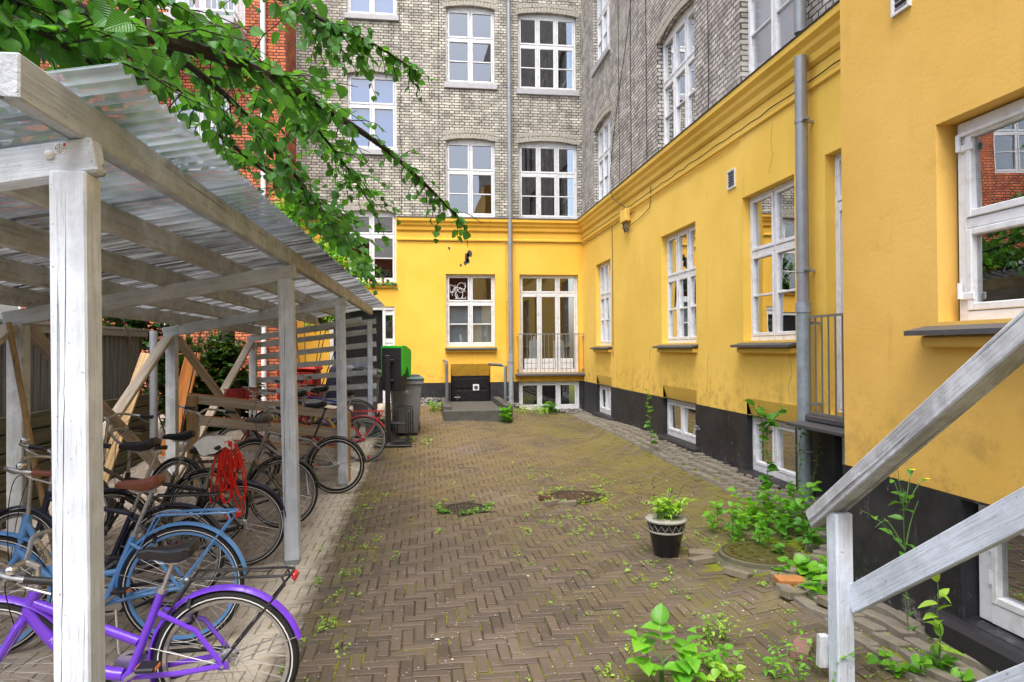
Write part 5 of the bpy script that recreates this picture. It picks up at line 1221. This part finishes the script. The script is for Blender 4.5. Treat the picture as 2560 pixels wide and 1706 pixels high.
# ------------------------------------------------------------------ plants
def stems_leaves(stems, per, size, spread=.5, n0=.15, upz=.5):
    """stems: lists of points; leaves sit along them in alternation"""
    it = []
    for s in stems:
        P = smooth_path(s, 6) if len(s) > 2 else [Vector(s[0]).lerp(Vector(s[-1]), k/8) for k in range(9)]
        L = sum((P[i+1]-P[i]).length for i in range(len(P)-1)); n = max(2, int(L*per)); side = 1
        for k in range(n):
            t = n0+(1-n0)*(k+rnd.random()*.5)/n; q = t*(len(P)-1); i = min(int(q), len(P)-2); p = P[i].lerp(P[i+1], q-i); d = (P[i+1]-P[i]).normalized()
            sidev = d.cross(Vector((0, 0, 1))); sidev = sidev.normalized() if sidev.length > .1 else Vector((math.cos(k*2.4), math.sin(k*2.4), 0))
            dr = d*.5+sidev*side*spread*1.6+rv(.5)+Vector((0, 0, rnd.uniform(-.3, .25))); side = -side
            it.append((p, dr, Vector((0, 0, 1))+rv(upz), size*rnd.uniform(.6, 1.15)))
    return it
def stem_mesh(stems, r0, r1, mat, parent, name='stem_sprays'):
    mb = MB()
    for s in stems:
        P = smooth_path(s, 4) if len(s) > 2 else [Vector(p) for p in s]; n = len(P); mb.tube(P, [r0+(r1-r0)*k/(n-1) for k in range(n)], 5)
    return mb.build(name, M[mat], parent, True)
WIDE = leaf_template(1.15, .15, .3); SLIM = leaf_template(.5, .2, .35); ROUND = leaf_template(1.25, .12, .15, [(0, .05), (.12, .36), (.35, .48), (.6, .46), (.85, .28), (1, .02)])
def plant(name, label, cat, base, stems, leafmat, per, size, tmpl=None, sr=.004, group=None, stemmat='stem', spread=.5, flowers=None, n0=.15):
    t = thing(name, label, cat, base, group); stem_mesh(stems, sr, sr*.4, stemmat, t)
    leaves_mesh('foliage', stems_leaves(stems, per, size, spread, n0), M[leafmat], t, tmpl)
    if flowers:
        f = MB()
        for p in flowers:
            for k in range(6):
                a = k*1.05; f.mesh([p, p+Vector((.016*math.cos(a-.35), .016*math.sin(a-.35), .006)), p+Vector((.02*math.cos(a), .02*math.sin(a), .004)), p+Vector((.016*math.cos(a+.35), .016*math.sin(a+.35), .006))], [(0, 1, 2, 3)])
            f.lathe([(.007, 0), (.005, .006), (0, .007)], p, 8)
        f.build('flower', M['flower'], t)
    return t
def tuft(x, y, n, h, sp, lean=.4):
    z = zg(x, y); out = []
    for k in range(n):
        a = rnd.uniform(0, 6.28); l = rnd.uniform(.2, 1)*lean*h; hh = h*rnd.uniform(.6, 1.1); bx0, by0 = x+rnd.uniform(-sp, sp), y+rnd.uniform(-sp, sp)
        out.append([Vector((bx0, by0, z)), Vector((bx0+.3*l*math.cos(a), by0+.3*l*math.sin(a), z+hh*.55)), Vector((bx0+l*math.cos(a), by0+l*math.sin(a), z+hh))])
    return out
# pot plant
ps = [[Vector((px+rnd.uniform(-.09, .09), py+rnd.uniform(-.08, .08), pz+.29)) for _ in (0,)]+[Vector((px+rnd.uniform(-.15, .2), py+rnd.uniform(-.15, .15), pz+rnd.uniform(.40, .52)))] for _ in range(26)]
ps = [[a, a.lerp(b, .5)+Vector((0, 0, .03)), b] for a, b in ps]; stem_mesh(ps, .0025, .001, 'stem', pt, 'plant_stem'); leaves_mesh('foliage', stems_leaves(ps, 55, .055, .5), M['leaf_lime'], pt, SLIM)
ds = [[Vector((px+a, py, pz+.29)), Vector((px+a*1.6, py+.02, pz+.45)), Vector((px+a*1.9+b, py, pz+c))] for a, b, c in ((-.06, .0, .66), (.07, .03, .62), (-.1, -.06, .5), (.02, .02, .55), (.1, .06, .52))]
stem_mesh(ds, .003, .002, 'dry', pt, 'dry_stalk'); leaves_mesh('dry_sprays', stems_leaves(ds, 60, .03, .4, .5), M['dry'], pt, SLIM)
# tall weeds along the right wall
def tall(x, y, h, bend, n=7):
    z = zg(x, y); return [[Vector((x+bend*(k/n)**2+rnd.gauss(0, .006), y+rnd.gauss(0, .008), z+h*k/n)) for k in range(n+1)]]
plant('tall_weed', 'tall leafy weed with heart-shaped leaves before the large cellar window', 'weed', gz(3.22, 6.1), tall(3.22, 6.1, 1.15, -.03)+[[Vector((3.22, 6.1, .95)), Vector((3.14, 6.08, 1.12)), Vector((3.05, 6.05, 1.25))], [Vector((3.21, 6.1, 1.0)), Vector((3.30, 6.08, 1.15)), Vector((3.36, 6.05, 1.22))]], 'leaf_mid', 20, .105, ROUND, .005, spread=.6)
plant('tall_weed', 'thin weed with small clasping leaves before the middle cellar window', 'weed', gz(3.42, 10.05), tall(3.42, 10.05, 1.0, -.06), 'leaf_mid', 13, .11, WIDE, .005, spread=.6)
wd = []
for k in range(30):
    x, y = rnd.uniform(2.75, 3.45), rnd.uniform(5.75, 6.45); wd += tuft(x, y, 1, rnd.uniform(.2, .48), .05, .5)
plant('weed_clump', 'broad bright green weed clump at the foot of the grey downpipe', 'weed', gz(3.15, 6.0), wd, 'leaf_bright', 26, .085, None, .003, spread=.6)
wd = []
for k in range(26): wd += tuft(rnd.uniform(2.85, 3.4), rnd.uniform(5.2, 5.85), 1, rnd.uniform(.12, .32), .05, .5)
plant('weed_clump', 'lower dark green weed clump behind the raised manhole', 'weed', gz(3.15, 5.5), wd, 'leaf_mid', 30, .075, None, .003, spread=.6)
wd = []
for k in range(26): wd += tuft(rnd.uniform(2.55, 2.95), rnd.uniform(4.25, 4.75), 1, rnd.uniform(.06, .16), .04, .6)
plant('ground_ivy', 'round-leaved creeper on the pale setts left of the stair post', 'weed', gz(2.75, 4.5), wd, 'leaf_bright', 34, .075, ROUND, .002, spread=.7)
plant('tall_weed', 'slender weed climbing the grey downpipe with reddish tips', 'weed', gz(3.62, 6.25), tall(3.62, 6.25, .85, .03)+tall(3.66, 6.1, .65, .08), 'leaf_mid', 20, .06, SLIM, .004, spread=.6)
fs = [[Vector((2.76, 3.62, .1)), Vector((2.74, 3.62, .5)), Vector((2.72, 3.60, .98))]]
for a, b, c in ((-.09, .02, 1.10), (.05, 0, 1.13), (.12, -.03, 1.08), (-.02, .03, 1.14), (-.16, .04, .80), (-.24, .05, .9), (.1, .02, .95)): fs.append([Vector((2.735, 3.61, .62 if c < 1 else .85)), Vector((2.73+a*.5, 3.6+b, .78 if c < 1 else 1.0)), Vector((2.73+a, 3.6+b, c-.05))])
plant('yellow_flower_weed', 'spindly weed with small yellow flower heads before the black base', 'flower', gz(2.76, 3.62), fs, 'leaf_mid', 8, .085, SLIM, .004, flowers=[s[-1] for s in fs[1:5]], n0=.05)
plant('wilted_weed', 'wilted yellow-green weed hanging below the lower rail board', 'weed', gz(2.66, 3.25), tall(2.66, 3.25, .48, -.03), 'leaf_lime', 26, .11, SLIM, .005, spread=.3)
plant('ground_ivy', 'small round-leaved creeper at the foot of the wilted weed', 'weed', gz(2.6, 3.2), tuft(2.62, 3.2, 9, .10, .12, .8)+tuft(2.45, 3.35, 7, .09, .08, .8), 'leaf_bright', 34, .055, ROUND, .002, spread=.7)
# foreground seedling with compound leaves
cs = []; cl_ = []
for a, h, l in ((2.6, .24, .14), (.4, .20, .18), (-.6, .17, .2), (3.6, .15, .16), (1.4, .31, .08), (4.6, .14, .16), (5.3, .10, .22)):
    b0 = Vector((1.24, 3.5, 0)); p = b0+Vector((l*math.cos(a), l*math.sin(a)*.6, h)); cs.append([b0, b0+Vector((0, 0, h*.6)), p]); d = (p-b0-Vector((0, 0, h*.6))).normalized()
    for (q, sd2) in ((0, 0), (.35, 1), (.35, -1), (.75, 1), (.75, -1)):
        s2 = d.cross(Vector((0, 0, 1))).normalized(); cl_.append((p-d*q*.10, d*(1 if q == 0 else .35)+s2*sd2*1.0+Vector((0, 0, .05)), Vector((0, 0, 1))+rv(.3), rnd.uniform(.075, .115)))
t = thing('ash_seedling', 'young seedling with large glossy compound leaves at the bottom edge', 'plant', gz(1.24, 3.5)); stem_mesh(cs, .005, .002, 'stem', t); leaves_mesh('foliage', cl_, M['leaf_bright'], t, leaf_template(.95, .2, .25))
for (x, y, n, h, lf, sz, lab) in ((1.62, 3.62, 8, .20, 'leaf_bright', .05, 'leafy weed with thin buds right of the seedling'), (1.86, 3.5, 7, .17, 'leaf_bright', .048, 'low leafy weed midway between seedling and stair post'), (2.02, 3.42, 5, .24, 'leaf_bright', .045, 'upright weed close to the foot of the stair post'), (1.52, 3.38, 8, .16, 'leaf_lime', .06, 'small pale weed beside the seedling stem'), (1.75, 3.98, 16, .18, 'leaf_lime', .035, 'feathery grass tuft with pale seed heads')):
    plant('weed', lab, 'weed', gz(x, y), tuft(x, y, n, h, .09, .7), lf, 34, sz, SLIM if sz < .05 else None, .0025, spread=.6)
plant('weed', 'small leafy plant at the right end of the cellar well kerb', 'weed', gz(1.62, 13.5), tuft(1.62, 13.48, 8, .3, .06, .4), 'leaf_bright', 20, .10, None, .003); plant('weed', 'dark leafy weed below the triple cellar window', 'weed', gz(2.95, 15.8), tuft(2.95, 15.9, 12, .26, .14, .5), 'leaf_mid', 24, .1, ROUND, .003); plant('weed', 'low spreading weeds between downpipe and triple cellar window', 'weed', gz(2.45, 15.2), tuft(2.4, 15.2, 18, .16, .35, .6), 'leaf_lime', 34, .06, None, .003); plant('weed', 'weeds growing among stones left of the cellar well', 'weed', gz(.3, 14.7), tuft(.3, 14.7, 10, .2, .16, .5), 'leaf_bright', 26, .07, None, .003)
plant('weed', 'bright weed growing at the foot of the green dispenser', 'weed', gz(.1, 11.9), tuft(-.05, 11.75, 12, .12, .2, .7), 'leaf_lime', 34, .05, SLIM, .002)
rs = []
for k in range(34):
    a = rnd.uniform(2.9, 6.5); r = rnd.uniform(.265, .33); rs += tuft(.45+r*math.cos(a), 7.68+r*math.sin(a), 1, rnd.uniform(.03, .07), .01, .8)
plant('weed_ring', 'ring of small bright leaves round the drain grate', 'weed', (.45, 7.4, 0), rs, 'leaf_bright', 60, .032, WIDE, .0015)
rs = []
for k in range(44):
    a = rnd.uniform(0, 6.3); r = rnd.uniform(.34, .46); rs += tuft(1.79+r*math.cos(a), 8.07+r*math.sin(a), 1, rnd.uniform(.03, .09), .01, .8)
plant('weed_ring', 'straggling ring of weeds round the rusty manhole', 'weed', (1.79, 7.7, 0), rs, 'leaf_lime', 50, .03, None, .0015)
# sprinkle of tiny weeds and moss tufts in the joints
ws = []
cen = [(rnd.uniform(1.0, 3.2), rnd.uniform(3.2, 9.5), rnd.uniform(.08, .4)) for _ in range(38)]+[(2.9, 8.2, .5), (2.6, 7.0, .5), (1.7, 4.2, .4), (2.2, 4.4, .3)]
for k in range(430):
    c_ = rnd.choice(cen); x, y = rnd.gauss(c_[0], c_[2]), rnd.gauss(c_[1], c_[2])
    if k > 400: x, y = rnd.uniform(-.4, 1.5), rnd.uniform(3.2, 9)
    if k < 90: x, y = rnd.gauss(-.62, .16), rnd.uniform(3.2, 9)
    if x > xedge(y)-.05: continue
    ws += tuft(x, y, rnd.choice((1, 2, 3, 4)), rnd.uniform(.012, .05), .035, 1.2)
it = stems_leaves(ws, 90, .017, .7)
o = leaves_mesh('weed_sprinkle', it, M['leaf_lime'], None, WIDE); tag(o, kind='stuff')
pb = MB()
for k in range(2600):
    x, y = rnd.uniform(-1.0, 3.2), 2.9+10.5*rnd.random()**1.6
    if x > xedge(y)-.1: continue
    s = rnd.uniform(.003, .007)*(1 if rnd.random() > .012 else 3.2); a = rnd.uniform(0, 6.28); z = zg(x, y)+.004
    pb.mesh([(x+s*math.cos(a), y+s*math.sin(a), z), (x-.6*s*math.sin(a), y+.6*s*math.cos(a), z+.002), (x-s*math.cos(a), y-s*math.sin(a), z+.001), (x+.6*s*math.sin(a), y-.6*s*math.cos(a), z+.002)], [(0, 1, 2, 3)])
o = pb.build('fallen_petals', M['petal']); tag(o, kind='stuff')
gr = MB()
for k in range(1100):
    if rnd.random() < .45: x, y = rnd.uniform(-.25, .42), rnd.uniform(15.5, 16.4)
    else: x, y = rnd.uniform(1.75, 3.8), rnd.uniform(15.95, 16.42)
    s = rnd.uniform(.008, .028)*(1.8 if rnd.random() < .08 else 1); gr.box((x, y, zg(x, y)+rnd.uniform(0, .02)+(.10*ss(15.6, 16.4, y))), (s, s*.8, s*.6), Matrix.Rotation(rnd.random()*3, 3, (rnd.random(), rnd.random(), .3)), ch=s*.2)
o = gr.build('rubble', M['gravel_white']); tag(o, kind='stuff')

# ------------------------------------------------------------------ the elm over the shelter
el = thing('elm_tree', 'large-leaved elm reaching over the bike shelter roof from the left', 'tree', (-4.7, 4.2, 0))
limbs = [([(-4.7, 4.2, 2.6), (-3.2, 3.5, 3.6), (-1.86, 3.0, 3.34), (-1.33, 3.1, 3.2), (-.92, 3.7, 3.28), (-.75, 4.5, 3.42), (-.36, 5.2, 3.36), (-.04, 5.8, 3.24), (.34, 6.2, 2.96)], .05),
 ([(-3.4, 3.6, 3.5), (-2.2, 2.9, 3.3), (-1.47, 2.55, 2.98), (-1.2, 2.75, 2.86)], .022),
 ([(-4.0, 4.4, 3.6), (-2.5, 4.8, 4.9), (-1.01, 5, 4.30), (-.65, 5, 4.13), (-.33, 5.3, 4.11), (-.05, 5.35, 3.96)], .028),
 ([(-1.3, 3.1, 3.24), (-1.15, 4.2, 3.3), (-1.0, 5.0, 3.16), (-.88, 5.8, 3.0), (-.82, 6.6, 2.86)], .018),
 ([(-3.0, 3.8, 3.7), (-2.2, 4.0, 3.95), (-1.5, 4.4, 3.8), (-1.05, 5.1, 3.7), (-.75, 6.0, 3.5), (-.5, 6.8, 3.2)], .026),
 ([(-3.6, 4.6, 3.2), (-2.5, 5.4, 3.5), (-1.7, 6.0, 3.5), (-1.1, 6.7, 3.3), (-.75, 7.6, 3.0)], .024),
 ([(-2.4, 2.6, 3.3), (-2.0, 2.5, 3.2), (-1.65, 2.55, 3.15), (-1.4, 2.7, 3.1)], .014),
 ([(-1.6, 5.6, 3.5), (-1.15, 6.6, 3.2), (-.9, 7.6, 2.98), (-.8, 8.8, 2.86), (-.75, 9.8, 2.8)], .016),
 ([(-2.2, 2.6, 3.5), (-1.7, 2.9, 3.5), (-1.3, 3.3, 3.5), (-1.1, 3.9, 3.45)], .014),
 ([(-3.6, 3.6, 3.4), (-2.7, 3.2, 3.5), (-2.0, 3.3, 3.3), (-1.6, 3.7, 3.3), (-1.3, 4.4, 3.3)], .018),
 ([(-3.9, 4.4, 3.3), (-3.0, 4.4, 3.2), (-2.3, 4.8, 3.2), (-1.7, 5.2, 3.25)], .018),
 ([(-3.4, 3.4, 3.6), (-2.6, 2.7, 3.5), (-2.0, 2.9, 3.6), (-1.6, 3.4, 3.75)], .016),
 ([(-3.2, 5.0, 3.9), (-2.4, 5.6, 4.1), (-1.6, 6.2, 4.1), (-1.1, 6.8, 3.9)], .02)]
tk = MB(); tk.tube(smooth_path([(-4.75, 4.2, -.1), (-4.72, 4.25, 1.2), (-4.7, 4.2, 2.6), (-4.8, 4.3, 4.2), (-4.9, 4.5, 6.5)], 5), [.2-.006*k for k in range(21)], 12); tk.build('trunk', M['bark'], el, True)
lv = []; tw_ = MB()
for li, (pts, r0) in enumerate(limbs):
    P = smooth_path(pts, 8); n = len(P); b = MB(); b.tube(P, [r0*(1-.85*k/(n-1))+.003 for k in range(n)], 7); b.build('limb', M['bark'], el, True)
    mark = len(lv)
    for k in range(3, n):
        p = P[k]
        if p.x < -4.6: continue
        for q in range(2 if p.x < -.55 else 1):
            d = (P[k]-P[k-1]).normalized()*.6+Vector((rnd.uniform(-.9, .9), rnd.uniform(-.9, .9), rnd.uniform(-.75, .35))); d.normalize(); L = rnd.uniform(.18, .5)*(1 if p.x < -.5 else .7)
            e = p+d*L; e.z -= .12*L; roofz = 2.76+SL*(e.x+1) if e.x < -.8 else 0
            roofz = max(roofz, EYE+1.06*abs(e.x)+.05) if -1.04 < e.x < -.3 else (roofz+.08 if roofz else 0)
            if e.z < roofz: e.z = roofz+.03
            m_ = p.lerp(e, .5)+Vector((0, 0, .04)); sp = [p, p.lerp(m_, .5)+rv(.015), m_, m_.lerp(e, .5)+rv(.015), e]; tw_.tube(sp, [.0045, .004, .0035, .003, .002], 4)
            lv += stems_leaves([[p, m_, e]], 20, rnd.uniform(.072, .10), .55, .1, .7)
    lv += stems_leaves([pts[-3:]], 16, .09, .55)
    if li != 2:     # the crown opens towards the red house: no leaves above a slanting line
        keep = []
        for l in lv[mark:]:
            p = l[0]; bear = p[0]/max(.5, p[1]); ele = (p[2]-EYE)/max(.5, p[1])
            if -.335 < bear < -.06 and ele > .525-.66*(bear+.335): continue
            if -.45 < bear <= -.335 and ele > .50 and rnd.random() < .55: continue
            if p[1] > 3.4 and rnd.random() < .28: continue
            keep.append(l)
        lv[mark:] = keep
lv = [(p, Vector(d)+Vector((0, 0, -.35)), u, L*(1 if p[0] < -.4 else .86)) for p, d, u, L in lv]
lv = [l for l in lv if not (l[0][0] < -.3 and l[0][2] < ((EYE+1.05*abs(l[0][0])+.02) if l[0][0] > -1.04 else 2.80+SL*(l[0][0]+1)))]; tw_.build('twig_sprays', M['bark'], el); leaves_mesh('crown', lv, M['leaf_elm'], el, leaf_template(1.0, .16, .24)); print('elm leaves', len(lv))
# shrubs and climbers behind the shelter
def shrub(name, label, base, blobs, n, mat, size, tmpl=None, cat='shrub'):
    t = thing(name, label, cat, base); st = []; it = []
    for k in range(n):
        c, r = rnd.choice(blobs); d = rv(1); d = d.normalized()*rnd.random()**.45; e = Vector(c)+Vector((d.x*r[0], d.y*r[1], d.z*r[2])); s = Vector(c)+Vector((0, 0, -r[2]*.6)); a = s.lerp(e, .6)+Vector((0, 0, .05))
        if k % 4 == 0: st.append([s, a, e])
        it += stems_leaves([[a, a.lerp(e, .5), e]], 30, size, .6, .0, .6)[:7]
    for c, r in blobs: st.append([Vector((base[0], base[1], base[2])), Vector(c)+Vector((0, 0, -r[2]*.6)), Vector(c)])
    stem_mesh(st, .012, .003, 'bark', t, 'branch'); leaves_mesh('crown', it, M[mat], t, tmpl)
shrub('elder_bush', 'light green elder bush rising behind the far end of the shelter roof', (-2.3, 13.9, .3), [((-2.35, 13.9, 3.6), (.75, .45, .9)), ((-1.75, 13.8, 3.5), (.5, .4, .75)), ((-2.7, 13.9, 4.4), (.5, .4, .8)), ((-1.35, 13.75, 3.0), (.35, .3, .35)), ((-2.0, 13.9, 2.6), (.5, .3, .5))], 520, 'leaf_bright', .13, SLIM)
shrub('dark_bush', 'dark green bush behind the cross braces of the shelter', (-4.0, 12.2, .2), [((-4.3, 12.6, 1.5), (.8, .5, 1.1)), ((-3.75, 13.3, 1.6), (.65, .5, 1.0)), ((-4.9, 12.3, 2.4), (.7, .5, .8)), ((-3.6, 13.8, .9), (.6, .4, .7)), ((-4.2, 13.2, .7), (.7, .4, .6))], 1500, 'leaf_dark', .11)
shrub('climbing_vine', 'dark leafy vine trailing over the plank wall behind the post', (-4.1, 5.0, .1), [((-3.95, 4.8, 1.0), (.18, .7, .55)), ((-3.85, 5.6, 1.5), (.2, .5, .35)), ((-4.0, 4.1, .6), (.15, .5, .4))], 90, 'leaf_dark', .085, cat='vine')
shrub('tall_bush', 'mid green bush between elm branches and the red brick house', (-3.6, 10.5, .2), [((-3.9, 10.8, 3.2), (.8, .5, .8)), ((-3.2, 11.2, 3.9), (.7, .5, .8)), ((-4.6, 10.2, 3.9), (.7, .5, .7))], 520, 'leaf_mid', .11)
tk = thing('tree_trunk', 'grey tree trunk standing behind the cross braces', 'tree', (-3.55, 13.2, .2)); b = MB(); b.tube(smooth_path([(-3.55, 13.2, 0), (-3.5, 13.2, 1), (-3.6, 13.25, 2.2), (-3.4, 13.3, 4.0)], 5), [.15]*6+[.12]*6+[.09]*4, 10); b.build('trunk', M['bark'], tk, True)

# ------------------------------------------------------------------ unseen house added behind the viewer to darken reflections in the lower panes
oh = thing('reflection_house', 'low unseen brick house added across the yard to darken the pane reflections', 'building', (-5, -12, 0))
FO = Frame((0, -12, 0), (1, 0, 0), (0, 1, 0))
ow = [(x, x+1.2, z, z+1.7, 0) for z in (1.6, 4.8) for x in (-12.5, -9.5, -6.5, -3.5, -.5)]
wall('brick_wall', FO, -16, 3.8, -.3, 8.6, ow, M['brick_red'], oh, rev=.1)
mb = MB(); bx(mb, FO, -16, 3.8, -.3, 8.6, -1.4, -1.3); mb.build('dark_interior', M['dark_in'], oh)
mb = MB(); mb.mesh([(-16, -11.7, 8.6), (3.8, -11.7, 8.6), (3.8, -16, 11), (-16, -16, 11)], [(0, 1, 2, 3)]); mb.build('roof', M['slate'], oh)
for o_ in ow: window(oh, FO, *o_[:4], 2, T2, 0, rec=.07)

# dead leaves and grit lying on the roof sheets
lt = []
for k in range(60):
    y = rnd.uniform(2.5, 12.5); x = fx(y)+rnd.uniform(-1.9, .12); z = zt(y)+.152+SL*(x-fx(y))+.02; a = rnd.uniform(0, 6.28)
    lt.append((Vector((x, y, z)), Vector((math.cos(a), math.sin(a), rnd.uniform(-.1, .3))), Vector((0, 0, 1))+rv(.5), rnd.uniform(.03, .07)))
o = leaves_mesh('roof_leaf_litter', lt, M['dry'], None); tag(o, kind='stuff')
